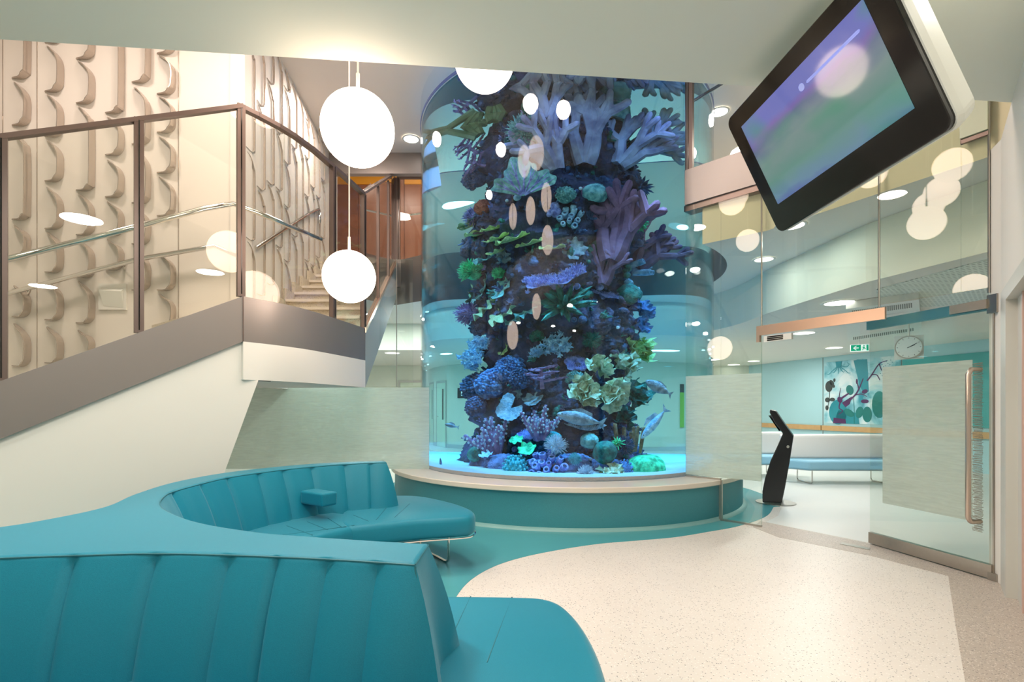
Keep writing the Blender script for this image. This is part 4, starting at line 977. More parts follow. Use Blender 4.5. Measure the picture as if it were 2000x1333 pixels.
ci = resample(bez(inner, 10), .018); co = resample(bez([(*p, 0) for p in outer], 8), .04); cf = resample(bez([(*p, 0) for p in front], 10), .018)
loop = []   # (point, kind)
loop += [(p, 'i') for p in ci]; loop += [(p, 'e') for p in resample([ci[-1], co[0]], .03)[1:-1]]; loop += [(p, 'o') for p in co]
loop += [(p, 'f') for p in cf]; loop += [(p, 'e') for p in resample([cf[-1], ci[0]], .03)[1:-1]]
n = len(loop); pos = [p for p, k in loop]
area2 = sum(pos[i].x*pos[(i+1) % n].y-pos[(i+1) % n].x*pos[i].y for i in range(n)); sgn = 1 if area2 > 0 else -1
def nrm_at(i):
    a = pos[(i-2) % n]; b = pos[(i+2) % n]; d = (b-a).normalized(); return V((d.y, -d.x, 0))*sgn
def groove_px(pxs, pts, z=ZB): 
    out = []
    for g in pxs: out.append(min(range(len(pts)), key=lambda i: abs(1000+1000*pts[i].x/pts[i].y-g)))
    return [pts[i] for i in out]
gf = groove_px((-130, 140, 297, 446, 542, 638, 738), cf)
half = [p for p in ci if p.y > 2.75]
gi = groove_px((392, 443, 501, 554, 612, 676, 724), [p for p in half if p.y > 3.0])+[min(ci, key=lambda p: (p-V((-1.96, 2.98, 0))).length)]
half2 = [p for p in ci if p.y < 2.6]
gi += groove_px((420, 530, 640, 740), half2)
def gdepth(p, ls):
    d = min((p-q).length for q in ls); return .016*math.exp(-(d/.009)**2)-.003*math.exp(-((d-.10)/.07)**2)
def splay(kind): return {'i': .15, 'f': .135, 'e': .07, 'o': .04}[kind]
levels = [(.40, 1.0), (.48, .82), (.56, .63), (.64, .45), (.72, .26), (.785, .09), (.808, .03), (.822, -.0), (.829, -.06), (.83, -.13)]
v = []; f = []
# smooth the splay across corners
spl = [splay(k) for _, k in loop]
for _ in range(3): spl = [(spl[i-1]+spl[i]*2+spl[(i+1) % n])/4 for i in range(n)]
for z, k in levels:
    for i in range(n):
        p = pos[i]; m_ = nrm_at(i); kd = loop[i][1]; g = 0
        if kd == 'f': g = gdepth(p, gf)
        elif kd == 'i': g = gdepth(p, gi)
        bulge = .012*math.sin(PI*min(1, max(0, (z-.4)/.43)))
        off = spl[i]*k if k > 0 else .10*k
        wz = 1 if z < .80 else max(0, (.83-z)/.03)
        q = p+m_*(off-g*wz+bulge*(1 if kd in 'if' else 0)); v.append((q.x, q.y, z))
for l in range(len(levels)-1):
    for i in range(n): f.append((l*n+i, l*n+(i+1) % n, (l+1)*n+(i+1) % n, (l+1)*n+i))
f.append(tuple(range((len(levels)-1)*n, len(levels)*n)))
bk = link('backrest', v, f, M_sofa, sofa, True)
bk.data.polygons[len(bk.data.polygons)-1].use_smooth = False
# piping along the top edge and down the ends
for path in (cf, ci): one('piping', tube([p+V((0, 0, ZB-.008))+V((0, 0, 0)) for p in path[::3]]+[path[-1]+V((0, 0, ZB-.008))], .0035, 5), M_pipe, sofa, True)
one('piping', tube([cf[-1]+V((0, 0, ZB-.012)), cf[-1]+V((.03, -.045, .62)), cf[-1]+V((.055, -.09, .42))], .004, 5), M_pipe, sofa, True)
one('piping', tube([cf[-1]+V((.0, 0, ZB-.006)), ci[0]+V((0, 0, ZB-.006))], .0035, 5), M_pipe, sofa, True)
def seat(path, z0=.29, z1=.45, name='seat', sharp=()):
    """upholstered slab with rounded top edge"""
    P = []
    for i, p in enumerate(path):
        c = V((p[0], p[1], 0))
        if i in sharp:
            a = V((*path[i-1], 0)); b = V((*path[(i+1) % len(path)], 0)); P += [c+(a-c).normalized()*.02, c, c+(b-c).normalized()*.02]
        else: P.append(c)
    P = resample(bez(P+[P[0]], 6), .03)[:-1]; n = len(P)
    ar = sum(P[i].x*P[(i+1) % n].y-P[(i+1) % n].x*P[i].y for i in range(n)); s = 1 if ar > 0 else -1
    lev = [(z0, .02), (z0+.015, .005), (z0+.04, 0), (z1-.045, 0), (z1-.02, .008), (z1-.006, .022), (z1, .045)]; v = []; f = []
    for z, ins in lev:
        for i in range(n):
            d = (P[(i+1) % n]-P[i-1]).normalized(); m_ = V((-d.y, d.x, 0))*s; q = P[i]+m_*ins; v.append((q.x, q.y, z))
    for l in range(len(lev)-1):
        for i in range(n): f.append((l*n+i, l*n+(i+1) % n, (l+1)*n+(i+1) % n, (l+1)*n+i))
    f += [tuple(reversed(range(n))), tuple(range((len(lev)-1)*n, len(lev)*n))]
    o = link(name, v, f, M_sofa, sofa, True)
    # chrome rim below
    rim = [P[i]+V((0, 0, z0-.008)) for i in range(n)]; one('base_rim', tube(rim+[rim[0]], .007, 5), M_chrome, o, True)
    return o
farseat = seat([(-1.18, 3.70), (-.75, 3.93), (-.42, 4.03), (-.32, 4.10), (-.31, 4.27), (-.42, 4.5), (-.6, 4.74), (-.86, 4.99), (-1.08, 5.05), (-1.35, 4.98), (-1.5, 4.7), (-1.45, 4.4), (-1.37, 4.1), (-1.30, 3.86)])
midseat = seat([(-1.155, 3.71), (-1.33, 3.44), (-1.42, 3.2), (-1.38, 2.95), (-1.2, 2.7), (-.95, 2.52), (-.62, 2.4), (-.6, 2.0), (-1.1, 2.0), (-1.55, 2.2), (-1.9, 2.6), (-1.98, 3.1), (-1.9, 3.6), (-1.6, 4.2), (-1.33, 4.16), (-1.25, 3.88)])
nearseat = seat([(-.60, 2.39), (-.32, 2.38), (0, 2.37), (.15, 2.345), (.24, 2.24), (.295, 2.0), (.31, 1.7), (.27, 1.42), (.12, 1.2), (-.3, 1.12), (-1.2, 1.22), (-2.0, 1.08), (-2.3, 1.2), (-2.1, 1.7), (-1.4, 1.85), (-.6, 1.9)])
def sline(pts, par, r=.0035): one('stitch_line', tube(pts, r, 5), M_pipe, par, True)
for a, b in (((-.19, 2.352, .4475), (-.235, 1.86, .449)), ((0.0, 2.345, .447), (-.085, 1.74, .449))): sline([a, b], nearseat, .003)
for a, b in ((F(775, 968.5, .449), F(735, 1016, .449)), (F(800, 985, .449), F(770, 1012, .449)), (F(690, 1007, .449), F(720, 1019, .449))): sline([a, b], farseat)
for a, b in ((F(640, 1013, .449), F(668, 1031, .449)), (F(600, 1020, .449), F(640, 1036, .449)), (F(560, 1028, .449), F(610, 1046, .449))): sline([a, b], midseat)
# arm block on the far backrest
ab = U(632, 975, 3.98); u_ = V((.42, -.28, 0)).normalized(); w2 = V((-u_.y, u_.x, 0))
cnr = [ab-u_*.20-w2*.07, ab+u_*.08-w2*.07, ab+u_*.08+w2*.07, ab-u_*.20+w2*.07]
o = one('arm_block', box8(*[(c.x, c.y) for c in cnr], .555, .66), M_sofa, sofa); bevel_obj(o, .018, 3)
# chrome sled legs
def sled(a, b, name='leg'):
    a = V((*a, 0)); b = V((*b, 0)); r = .045; d = (b-a).normalized()
    pts = [a+V((0, 0, .285)), a+V((0, 0, .06)), a+d*.015+V((0, 0, .025)), a+d*.06+V((0, 0, .013)), b-d*.06+V((0, 0, .013)), b-d*.015+V((0, 0, .025)), b+V((0, 0, .06)), b+V((0, 0, .285))]
    one(name, tube(pts, .0105, 8), M_chrome, sofa, True)
sled((-.53, 4.29), (-.85, 4.75)); sled((-1.35, 3.5), (-1.6, 3.75)); sled((.16, 1.45), (.14, 2.15)); sled((-1.7, 2.6), (-1.3, 2.75)); sled((-1.6, 1.35), (-1.65, 1.75))

# ================================================================== SCREEN
BL, BR, TL = V((1.648, 3.17, 2.575)), V((1.763, 2.24, 2.628)), V((1.42, 3.17, 3.054))
eu = (BR-BL).normalized(); ev = (TL-BL); ev = (ev-eu*ev.dot(eu)).normalized(); en = eu.cross(ev)
if en.x > 0: en = -en                                  # faces the room
sw, sh = (BR-BL).length, (TL-BL).length
tv = thing('hanging_screen', 'large tilted black framed video screen hung from the ceiling', 'screen', BL+eu*sw/2+V((0, 0, .7)))
def rrect(x0, x1, y0, y1, r, n=6):
    out = []
    for cx, cy_, a in ((x1-r, y1-r, 0), (x0+r, y1-r, PI/2), (x0+r, y0+r, PI), (x1-r, y0+r, 3*PI/2)):
        for k in range(n+1): q = a+PI/2*k/n; out.append((cx+r*math.cos(q), cy_+r*math.sin(q)))
    return out
def plate(rings, name, m, parent, smooth=False):
    """rings: list of (outline, depth along the normal)"""
    v = []; f = []; n = len(rings[0][0])
    for pl, d in rings: v += [BL+eu*x+ev*y+en*d for x, y in pl]
    for l in range(len(rings)-1):
        for i in range(n): f.append((l*n+i, l*n+(i+1) % n, (l+1)*n+(i+1) % n, (l+1)*n+i))
    f += [tuple(reversed(range(n))), tuple(range((len(rings)-1)*n, len(rings)*n))]
    return link(name, v, f, m, parent, smooth)
X0, X1, Y0, Y1 = -.10, sw+.105, -.16, sh+.10
plate([(rrect(X0, X1, Y0, Y1, .05), -.03), (rrect(X0, X1, Y0, Y1, .05), -.004), (rrect(X0+.004, X1-.004, Y0+.004, Y1-.004, .047), 0)], 'bezel', M_black, tv)
plate([(rrect(X0+.06, X1-.06, Y0+.06, Y1-.06, .05), -.17), (rrect(X0+.02, X1-.0, Y0+.02, Y1-.02, .06), -.15), (rrect(X0-.006, X1+.008, Y0-.006, Y1+.006, .055), -.07), (rrect(X0-.006, X1+.008, Y0-.006, Y1+.006, .055), -.03)], 'casing', M_casing, tv, False)
def screen_mat():
    m, nt, b, o = new_mat('screen image'); L = nt.links.new
    tc = N(nt, 'ShaderNodeTexCoord'); sx = N(nt, 'ShaderNodeSeparateXYZ'); L(tc.outputs['UV'], sx.inputs[0])
    n = N(nt, 'ShaderNodeTexNoise'); n.inputs['Scale'].default_value = 2.6; n.inputs['Detail'].default_value = 6; L(tc.outputs['UV'], n.inputs['Vector'])
    s = N(nt, 'ShaderNodeMath', operation='MULTIPLY_ADD'); s.inputs[1].default_value = .35; L(n.outputs['Fac'], s.inputs[0]); L(sx.outputs['Y'], s.inputs[2])
    r = N(nt, 'ShaderNodeValToRGB'); e = r.color_ramp.elements
    e[0].position = .12; e[0].color = (.10, .13, .45, 1); e[1].position = 1.0; e[1].color = (.20, .22, .62, 1)
    for p, c in ((.22, (.16, .30, .42, 1)), (.42, (.16, .34, .28, 1)), (.66, (.26, .36, .34, 1)), (.84, (.17, .22, .34, 1)), (.92, (.24, .18, .50, 1))):
        k = e.new(p); k.color = c
    L(s.outputs[0], r.inputs[0])
    g = N(nt, 'ShaderNodeTexNoise'); g.inputs['Scale'].default_value = 1.7; g.inputs['Detail'].default_value = 2; L(tc.outputs['UV'], g.inputs['Vector'])
    mr = N(nt, 'ShaderNodeMapRange'); mr.inputs[1].default_value = .5; mr.inputs[2].default_value = .66; mr.inputs[4].default_value = .65; L(g.outputs['Fac'], mr.inputs[0])
    mx = N(nt, 'ShaderNodeMix', data_type='RGBA'); mx.inputs[7].default_value = (.07, .36, .20, 1); L(mr.outputs[0], mx.inputs[0]); L(r.outputs[0], mx.inputs[6])
    L(mx.outputs[2], b.inputs['Emission Color']); b.inputs['Emission Strength'].default_value = 1.1; b.inputs['Base Color'].default_value = (.01, .01, .015, 1); b.inputs['Roughness'].default_value = .06
    return m
o = plate([(rrect(0, sw, 0, sh, .002), .001), (rrect(0, sw, 0, sh, .002), .002)], 'display', screen_mat(), tv)
uv = o.data.uv_layers.new(name='UVMap')
for lp_ in o.data.loops:
    q = o.data.vertices[lp_.vertex_index].co-BL if False else o.data.vertices[lp_.vertex_index].co
    d_ = V(q)-BL; uv.data[lp_.index].uv = (d_.dot(eu)/sw, d_.dot(ev)/sh)
M_cap2 = emit('screen caption glow', (.30, .34, .72), .75)
plate([(rrect(sw*.56, sw*.93, sh*.81, sh*.838, .01), .002), (rrect(sw*.56, sw*.93, sh*.81, sh*.838, .01), .0025)], 'caption_strip', M_cap2, tv)
plate([(rrect(sw*.50, sw*.54, sh*.79, sh*.86, .017), .002), (rrect(sw*.50, sw*.54, sh*.79, sh*.86, .017), .0025)], 'caption_dot', M_cap2, tv)
one('ceiling_arm', aabb(1.78, 1.95, 2.6, 2.8, 3.0, 3.3), M_casing, tv)

# ================================================================== GLOBE LAMPS
def globe(c, r, label, wires=1, group='pendant globe lamps'):
    t = thing('globe_lamp', label, 'lamp', c, group)
    one('globe', sphere(c, r, 48, 28), M_globe, t, True)
    one('cord', tube([(c.x, c.y, c.z+r-.01), (c.x, c.y, 5.82)], .006, 6), M_casing, t)
    one('stem', tube([(c.x, c.y, c.z+r-.01), (c.x, c.y, c.z+r+.12)], .012, 8), M_casing, t)
    return t
globe(U(699, 252, 3.17), .222, 'largest glowing white globe lamp, hanging left of the tank')
globe(U(682, 541, 4.4), .222, 'glowing white globe lamp in front of the landing, lower of two')
globe(U(946, 116, 3.8), .222, 'glowing globe lamp half hidden by the ceiling edge over the tank')
for p in (V((-.3, 4.6, 4.9)), V((-.35, 3.5, 4.7)), V((-.85, 4.4, 5.0)), V((-1.1, 3.5, 4.6)), V((-2.2, 3.5, 4.75))):
    globe(p, .222, 'globe lamp high in the hall, seen as a reflection in the glass')

# ================================================================== WAITING ROOM
def downlight(p, r, label):
    t = thing('downlight', label, 'ceiling light', p, 'round downlights')
    one('trim_ring', lathe([(r*.86, -.004), (r, -.008), (r*1.08, 0)], 28, p), M_casing, t, True)
    one('lens', lathe([(.001, -.003), (r*.88, -.003)], 28, p), M_lens, t)
ZC = 2.645; ZH = 3.265
def dlp(px, py, z): 
    Y = (z-H)*1000/(795-py); return V(((px-1000)/1000*Y, Y, z))
for px, py, z, r, lab in ((1545, 441, ZH, .15, 'round downlight just below the lowest corner of the screen'), (1492, 507, ZH, .13, 'round downlight behind the top of the thin glass mullion'), (1640, 592, ZC, .2, 'bright round downlight above the copper door plate'),
        (1570, 651, ZC, .2, 'round downlight below the copper door plate'), (1629, 680, ZC, .19, 'round downlight left of the exit sign'), (1392, 703, ZC, .2, 'small round downlight close to the right edge of the tank'), (1433, 713, ZC, .2, 'small round downlight second from the right edge of the tank'), (1472, 706, ZC, .18, 'small round downlight left of the glass door opening'),
        (735, 677, ZH, .17, 'round downlight beside the stair string left of the tank'), (766, 690, ZC, .2, 'small downlight above the etched screen left of the tank'),
        (1405, 219, 5.81, .14, 'round downlight in the gallery ceiling right of the tank'), (803, 272, 5.81, .14, 'round downlight in the upper ceiling at the left of the tank'), (930, 690, ZC, .3, 'downlight of the hall seen through the tank')):
    downlight(dlp(px, py, z), r, lab)
for x, y, lab in ((2.6, 13, 'hall downlight behind the tank, right'), (.4, 12.6, 'hall downlight behind the tank, middle'), (-1.4, 13.4, 'hall downlight behind the tank, left')): downlight(V((x, y, ZC)), .16, lab)
# ceiling cassette
ac = thing('ceiling_cassette', 'square white air conditioning cassette in the waiting room ceiling', 'air conditioner', (4.6, 6.6, ZC))
cz = ZC-.09
cc = [dlp(1655, 668, cz), dlp(1800, 646, cz), dlp(1795, 586, cz), dlp(1652, 604, cz)]
def cb_(u, v): return (cc[0].lerp(cc[1], u)).lerp(cc[3].lerp(cc[2], u), v).xy
one('panel', box8(*[cb_(u, v) for u, v in ((0, 0), (1, 0), (1, 1), (0, 1))], cz, ZC), M_casing, ac)
one('intake', box8(*[cb_(u, v) for u, v in ((.2, .25), (.8, .25), (.8, .75), (.2, .75))], cz-.012, cz), M_white, ac)
for k in range(30):
    u = .1+.8*k/29
    for v0, v1 in ((.05, .16), (.84, .95)):
        one('grille_slot', box8(*[cb_(a_, b_) for a_, b_ in ((u-.008, v0), (u+.008, v0), (u+.008, v1), (u-.008, v1))], cz-.004, cz+.002), M_grille, ac)
def perf_mat():
    m, nt, b, o = new_mat('perforated board'); L = nt.links.new
    tc = N(nt, 'ShaderNodeTexCoord'); v = N(nt, 'ShaderNodeTexVoronoi'); v.inputs['Scale'].default_value = 17; v.inputs['Randomness'].default_value = 0; v.voronoi_dimensions = '2D'
    L(tc.outputs['Object'], v.inputs['Vector']); lt = N(nt, 'ShaderNodeMath', operation='LESS_THAN'); lt.inputs[1].default_value = .26; L(v.outputs['Distance'], lt.inputs[0])
    mx = N(nt, 'ShaderNodeMix', data_type='RGBA'); mx.inputs[6].default_value = (.74, .80, .74, 1); mx.inputs[7].default_value = (.36, .42, .38, 1); L(lt.outputs[0], mx.inputs[0]); L(mx.outputs[2], b.inputs['Base Color']); b.inputs['Roughness'].default_value = .9
    return m
pq = [dlp(1712, 566, ZC), dlp(1712, 606, ZC), dlp(1935, 592, ZC), dlp(1935, 505, ZC)]
lowc = [o for o in C.objects if o.get('label') == 'lower ceiling of the waiting room'][0]
one('perforated_panel', prism([(p.x, p.y) for p in pq], ZC-.002, 2.652), perf_mat(), lowc)
# mural on the blue wall, timber rail, joints
nb = V((-wd.y, wd.x)).normalized(); nb = nb if nb.x < 0 else -nb
def bw(px): return on_line(px, WB0, WB1)
bwall = [o for o in C.objects if o.name.startswith('wall_right') and o.get('label', '').startswith('pale blue')][0]
for a, b in ((1440, 1606), (1608, 1760), (1762, 1990)): one('timber_rail', slab(bw(a)+nb*.03, bw(b)+nb*.03, .05, .69, .82), M_wood, bwall)
for a in (1607, 1761): one('panel_joint', slab(bw(a)+nb*.004, bw(a+1)+nb*.004, .006, .0, 2.64), M_grille, bwall)
mu = thing('mural_panel', 'underwater mural in teal and plum on the pale blue wall', 'mural', (*bw(1680), 1.7))
ma, mb_ = bw(1611), bw(1760); md = mb_-ma; MZ0, MZ1 = .89, 2.50; MH = MZ1-MZ0
def mp_(x, y, d): q = ma+md*x+nb*d; return V((q.x, q.y, MZ0+MH*y))
def mshape(name, polys, m, d):
    b = MB()
    for pl in polys:
        n_ = len(pl); b.add([mp_(x, y, d) for x, y in pl]+[mp_(x, y, d-.002) for x, y in pl], [tuple(range(n_)), tuple(reversed(range(n_, 2*n_)))]+[(i, (i+1) % n_, n_+(i+1) % n_, n_+i) for i in range(n_)])
    return b.link(name, m, mu)
def mural_ground():
    m, nt, b, o = new_mat('mural ground'); L = nt.links.new
    tc = N(nt, 'ShaderNodeTexCoord'); n = N(nt, 'ShaderNodeTexNoise'); n.inputs['Scale'].default_value = 1.6; n.inputs['Detail'].default_value = 4; n.inputs['Distortion'].default_value = 1.0
    L(tc.outputs['Object'], n.inputs['Vector']); r = N(nt, 'ShaderNodeValToRGB'); e = r.color_ramp.elements
    e[0].position = .36; e[0].color = (.02, .26, .34, 1); e[1].position = .62; e[1].color = (.74, .86, .88, 1); k = e.new(.48); k.color = (.30, .62, .70, 1)
    L(n.outputs['Fac'], r.inputs[0]); L(r.outputs[0], b.inputs['Base Color']); b.inputs['Roughness'].default_value = .5; return m
q = rrect(0, 1, 0, 1, .03); mshape('ground', [q], mural_ground(), .012)
M_mt = mat('mural teal', (.01, .24, .30), .5, nscale=3, namt=.2); M_mp = mat('mural plum', (.07, .015, .09), .5, nscale=3, namt=.1); M_md = mat('mural dark olive', (.035, .05, .05), .5, nscale=3, namt=.1); M_mg = mat('mural green', (.0, .17, .16), .5, nscale=3, namt=.1)
def ell(x, y, rx, ry, rot=0, n=18): return [(x+(rx*math.cos(a)*math.cos(rot)-ry*math.sin(a)*math.sin(rot)), y+(rx*math.cos(a)*math.sin(rot)+ry*math.sin(a)*math.cos(rot))*1.0) for a in [2*PI*k/n for k in range(n)]]
def stroke(pts, w): 
    P = bez([(x, y, 0) for x, y in pts], 6); L_ = []; R_ = []
    for i, p in enumerate(P):
        d = (P[min(i+1, len(P)-1)]-P[max(i-1, 0)]).normalized(); n_ = V((-d.y, d.x, 0)); k = w*(1-.5*i/len(P)); L_.append((p.x+n_.x*k, p.y+n_.y*k)); R_.append((p.x-n_.x*k, p.y-n_.y*k))
    return L_+R_[::-1]
mshape('teal_shapes', [[(.42, .99), (.60, .99), (.62, .5), (.56, .45), (.5, .6)], ell(.2, .18, .13, .20), [(.14, .0), (.5, .0), (.48, .16), (.3, .22), (.2, .2)]], M_mt, .015)
mshape('octopus_shape', [[(.17, .995), (.26, .995), (.25, .90), (.18, .90)]]+[stroke([(.21+.01*k, .91), (.21+.045*k, .85), (.21+.07*k, .84-.02*abs(k)), (.21+.085*k, .80+.03*(k % 2))], .006) for k in (-2, -1, 0, 1, 2)]+[stroke([(.25, .92), (.33, .90), (.36, .94), (.33, .965)], .006)], M_mt, .018)
mshape('weed_shapes', [ell(.07, .60, .055, .09), ell(.11, .66, .03, .05, .5), ell(.15, .70, .016, .03), ell(.14, .60, .02, .025), ell(.05, .38, .04, .04), ell(.12, .385, .04, .03), ell(.04, .25, .025, .04), stroke([(.07, .6), (.08, .45), (.06, .3), (.04, .2)], .005)], M_md, .018)
mshape('bird_shape', [ell(.23, .38, .035, .05, .3), stroke([(.25, .40), (.33, .46), (.36, .48)], .016), [(.26, .33), (.40, .43), (.37, .31), (.31, .26)], stroke([(.24, .35), (.22, .25), (.27, .2), (.21, .14)], .01), stroke([(.22, .42), (.23, .5), (.245, .57)], .006), [(.13, .0), (.32, .0), (.31, .07), (.14, .09)]], M_mp, .018)
mshape('branch_shapes', [stroke([(.36, .36), (.45, .46), (.50, .56), (.55, .70)], .012), stroke([(.44, .45), (.53, .46), (.60, .42)], .008), stroke([(.49, .55), (.47, .64)], .008), stroke([(.60, .66), (.66, .75), (.75, .90), (.85, .94)], .010), stroke([(.66, .75), (.72, .74), (.76, .66)], .008), stroke([(.75, .9), (.78, .8)], .007), ell(.465, .66, .012, .04), ell(.57, .5, .04, .03, .5), ell(.57, .35, .05, .03)], M_mp, .019)
mshape('leaf_shapes', [ell(.37, .53, .05, .08, .2), ell(.36, .17, .08, .05, -.7), ell(.50, .18, .05, .09, -.2), stroke([(.43, 0), (.43, .2), (.42, .4)], .005), ell(.6, .15, .06, .12), ell(.75, .3, .09, .2), ell(.9, .2, .07, .18)], M_mg, .0165)
mshape('dot_shapes', [ell(.82+.06*math.sin(k*2.1)+.05*(k % 5)/5, .70+.011*k, .006, .006, 0, 7) for k in range(24)], M_mt, .0195)
# second mural beyond the door edge, clock, exit sign
mu2 = thing('mural_panel', 'wide teal mural strip seen above the etched door film', 'mural', (*bw(1860), 1.9))
one('ground', slab(bw(1764)+nb*.012, bw(1990)+nb*.012, .02, .9, 2.40), mat('mural aqua', (.05, .38, .38), .5, nscale=1.5, namt=.3), mu2)
qd = bw(1842)+nb*.024; dd2 = md.normalized()
one('round_leaf', ([(*(qd+dd2*.42*math.cos(a)), 1.9+.28*math.sin(a)) for a in [2*PI*k/20 for k in range(20)]], [tuple(range(20))]), M_mg, mu2)
ck = thing('wall_clock', 'round white wall clock seen through the glass door', 'clock', (*on_line(1772, (5.2, 8.2), (6.6, 7.4)), 2.2))
cp = U(1775, 679, 7.4); 
def disc(c, n, r, t, name, m, par, seg=32):
    n = V(n).normalized(); u = V((0, 0, 1)).cross(n).normalized(); w3 = n.cross(u); v = []
    for s in (0, t): v += [c+n*s+(u*math.cos(2*PI*k/seg)+w3*math.sin(2*PI*k/seg))*r for k in range(seg)]
    return link(name, v, [tuple(reversed(range(seg))), tuple(range(seg, 2*seg))]+[(i, (i+1) % seg, seg+(i+1) % seg, seg+i) for i in range(seg)], m, par)
cn = V((-cp.x, -cp.y, 0)).normalized(); cu = V((0, 0, 1)).cross(cn).normalized()
disc(cp, cn, .165, .03, 'rim', M_steel, ck); disc(cp+cn*.03, cn, .15, .003, 'face', mat('clock face', (.85, .88, .84), .3, nscale=2, namt=.01), ck)
for a, L_ in ((1.05, .11), (1.15, .075)):
    p = cp+cn*.036; e = cu*math.sin(a)+V((0, 0, 1))*math.cos(a); one('clock_hand', tube([p-e*.02, p+e*L_], .004, 4), M_blackm, ck)
for k in range(12):
    a = k*PI/6; e = cu*math.sin(a)+V((0, 0, 1))*math.cos(a); one('hour_mark', tube([cp+cn*.034+e*.125, cp+cn*.034+e*.14], .003, 4), M_blackm, ck)
one('back_plate', ([cp+cu*a+V((0, 0, b))-cn*d_ for d_ in (.0, .02) for a, b in ((-.17, -.17), (.17, -.17), (.17, .17), (-.17, .17))], [(0, 1, 2, 3), (7, 6, 5, 4), (0, 1, 5, 4), (1, 2, 6, 5), (2, 3, 7, 6), (3, 0, 4, 7)]), M_casing, ck)
one('bracket', tube([cp-cn*.02, cp-cn*.02+V((0, 0, ZC-cp.z))], .012, 6), M_casing, ck)
ex = thing('exit_sign', 'green and white running man exit sign with left arrow', 'sign', (*on_line(1679, (5, 9.6), (8, 9.6)), 2.4))
ec = U(1679, 680, 9.6); ew, eh = .145, .065
en_ = V((-.5, -1, 0)).normalized(); eu_ = V((0, 0, 1)).cross(en_).normalized()
if eu_.x < 0: eu_ = -eu_
def eq(pl, d0, d1, name, m):
    n_ = len(pl); v = [ec+eu_*x+V((0, 0, y))+en_*d for d in (d0, d1) for x, y in pl]
    return link(name, v, [tuple(range(n_)), tuple(reversed(range(n_, 2*n_)))]+[(i, (i+1) % n_, n_+(i+1) % n_, n_+i) for i in range(n_)], m, ex)
eq([(-ew, -eh), (ew, -eh), (ew, eh), (-ew, eh)], -.03, 0, 'sign_body', M_signw)
eq([(-ew+.008, -eh+.01), (.02, -eh+.01), (.02, eh-.008), (-ew+.008, eh-.008)], .0, .003, 'green_field', M_green)
eq([(.105, -eh+.01), (ew-.006, -eh+.01), (ew-.006, eh-.008), (.105, eh-.008)], .0, .003, 'door_field', M_green)
eq([(-.105, 0), (-.06, .04), (-.045, .04), (-.075, .008), (-.015, .008), (-.015, -.008), (-.075, -.008), (-.045, -.04), (-.06, -.04)], .003, .005, 'arrow', M_signw)
eq(ell(.068, .038, .011, .012, 0, 10), .0, .003, 'running_figure', M_green)
eq([(.050, .02), (.075, .024), (.08, .0), (.098, -.02), (.09, -.03), (.066, -.012), (.05, -.05), (.036, -.045), (.052, -.01), (.055, .008), (.038, .0), (.034, .01)], .0, .003, 'running_figure', M_green)
one('hanger', tube([ec+V((0, 0, eh-.005))-en_*.015, V((ec.x, ec.y, ZC))-en_*.015], .008, 6), M_casing, ex)
# white sofas
def wsofa(x0, x1, Y, label, ang=0.0):
    t = thing('waiting_sofa', label, 'sofa', ((x0+x1)/2, Y, 0)); rot = Matrix.Translation(V(((x0+x1)/2, Y, 0))) @ Matrix.Rotation(ang, 4, 'Z'); L_ = (x1-x0)/2
    def pc(name, geo, m, bv=None):
        o = link(name, [rot @ V(q) for q in geo[0]], geo[1], m, t)
        if bv: bevel_obj(o, bv, 3)
        return o
    pc('seat', prism([(-L_, 0), (-L_+.25, -.32), (L_-.25, -.32), (L_, 0), (L_, .3), (-L_, .3)], .25, .41), M_bsofa, .03)
    v, f = aabb(-L_+.05, L_-.05, .16, .34, .40, .83); v = [(a, b-(.05 if c < .5 else 0), c) for a, b, c in v]; pc('backrest', (v, f), M_wsofa, .05)
    pc('seat_base', prism([(-L_+.05, .05), (-L_+.3, -.26), (L_-.3, -.26), (L_-.05, .05), (L_-.05, .3), (-L_+.05, .3)], .235, .25), M_wsofa)
    for s in (-1, 1):
        x = s*(L_-.35)
        pc('leg', tube([(x, -.22, .24), (x, -.22, .04), (x, -.20, .012), (x, .22, .012), (x, .25, .04), (x, .25, .24)], .011, 6), M_chrome)
    return t
wsofa(4.75, 6.75, 8.9, 'white backed waiting sofa with pale blue seat behind the glass door', -.02)
wsofa(3.4, 5.35, 9.75, 'white backed waiting sofa half hidden by the black kiosk', .05)
# kiosk
ki = thing('information_kiosk', 'slim black leaning kiosk beside the glass opening', 'kiosk', (3.6, 6.95, 0))
KY = 6.85
out = [(1489, 982), (1527, 983), (1533, 955), (1542, 905), (1550, 853), (1532, 828), (1515, 803), (1504, 800), (1503, 806), (1514, 828), (1529, 847), (1519, 870), (1505, 900), (1494, 935), (1489, 960)]
P = [U(x, y, KY) for x, y in out]; zmin = min(p.z for p in P)
n_ = len(P); v = [V((p.x, KY, max(.012, p.z))) for p in P]+[V((p.x+.2, KY+.36, max(.012, p.z))) for p in P]
o = link('body', v, [tuple(range(n_)), tuple(reversed(range(n_, 2*n_)))]+[(i, (i+1) % n_, n_+(i+1) % n_, n_+i) for i in range(n_)], M_blackm, ki); bevel_obj(o, .012, 2)
a_, b_, c_, d_ = U(1506, 812, KY), U(1527, 843, KY), None, None
link('touch_panel', [V((a_.x-.012, KY+.05, a_.z)), V((b_.x-.012, KY+.05, b_.z)), V((b_.x+.16, KY+.31, b_.z)), V((a_.x+.16, KY+.31, a_.z))], [(0, 1, 2, 3)], M_black, ki)
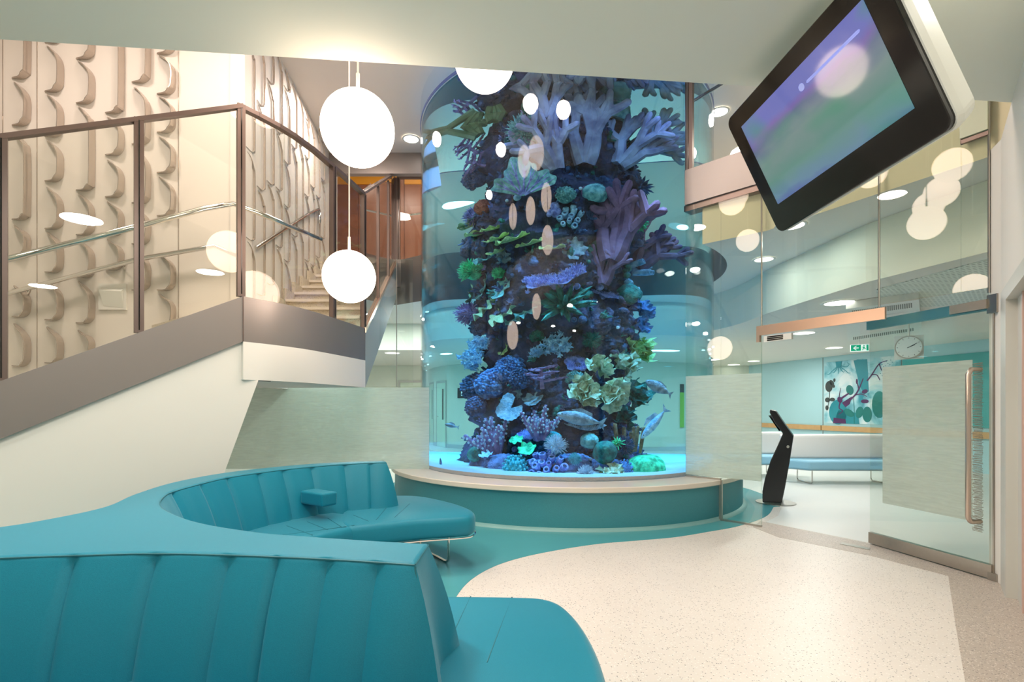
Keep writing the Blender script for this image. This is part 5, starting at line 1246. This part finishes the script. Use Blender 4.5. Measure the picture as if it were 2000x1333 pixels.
kb = U(1538, 873, KY-.012); disc(kb, (0, -1, 0), .02, .012, 'lock_button', M_chrome, ki, 16)
one('foot_plate', lathe([(.001, .004), (.25, .004), (.25, .012), (.001, .012)], 40, (3.62, KY+.18, 0)), M_steel, ki)
# doors of the hall behind the tank
for k, (x, lab) in enumerate(((-3.6, 'pale hall door behind the tank, left'), (-2.2, 'pale hall door behind the tank, second'), (3.4, 'pale hall door behind the tank, right'), (5.0, 'pale hall door with dark glass slot'))):
    d = struct(one('door_%d' % (3+k), aabb(x, x+.95, 16.49, 16.53, 0.01, 2.1), M_doorp), lab)
    for a, b, z0, z1 in ((x-.07, x, 0, 2.17), (x+.95, x+1.02, 0, 2.17), (x, x+.95, 2.1, 2.17)): one('door_frame', aabb(a, b, 16.46, 16.54, z0, z1), M_door, d)
    one('vision_slot', aabb(x+.15, x+.27, 16.475, 16.49, .9, 1.9), M_blackm, d)
    one('lever_handle', tube([(x+.85, 16.47, 1.0), (x+.73, 16.47, 1.0)], .012, 6), M_chrome, d)
struct(one('baseboard_back', aabb(-6.9, 7.5, 16.50, 16.54, 0, .12), M_door))
for x, z, lab in ((-1.0, 1.75, 'small dark lift sign on the hall wall behind the tank'), (2.5, 1.75, 'small dark notice on the hall wall behind the tank')):
    t = thing('wall_sign', lab, 'sign', (x, 16.5, z)); one('board', aabb(x-.14, x+.14, 16.50, 16.54, z-.16, z+.16), M_blackm, t)
    one('symbol', MB().add(*aabb(x-.07, x-.02, 16.49, 16.50, z-.09, z+.09)).add(*aabb(x+.02, x+.07, 16.49, 16.50, z-.09, z+.09)).v and (MB().add(*aabb(x-.07, x-.02, 16.49, 16.50, z-.09, z+.09)).v, aabb(0, 1, 0, 1, 0, 1)[1]), M_signw, t)
t = thing('hall_banner', 'narrow green banner strip on the hall wall behind the tank', 'banner', (.3, 16.5, 1.3)); one('cloth', aabb(.2, .42, 16.50, 16.53, .7, 1.75), mat('green strip', (.22, .5, .04), .6, nscale=4, namt=.1), t); one('header', aabb(.2, .42, 16.495, 16.53, 1.75, 2.0), M_blackm, t)
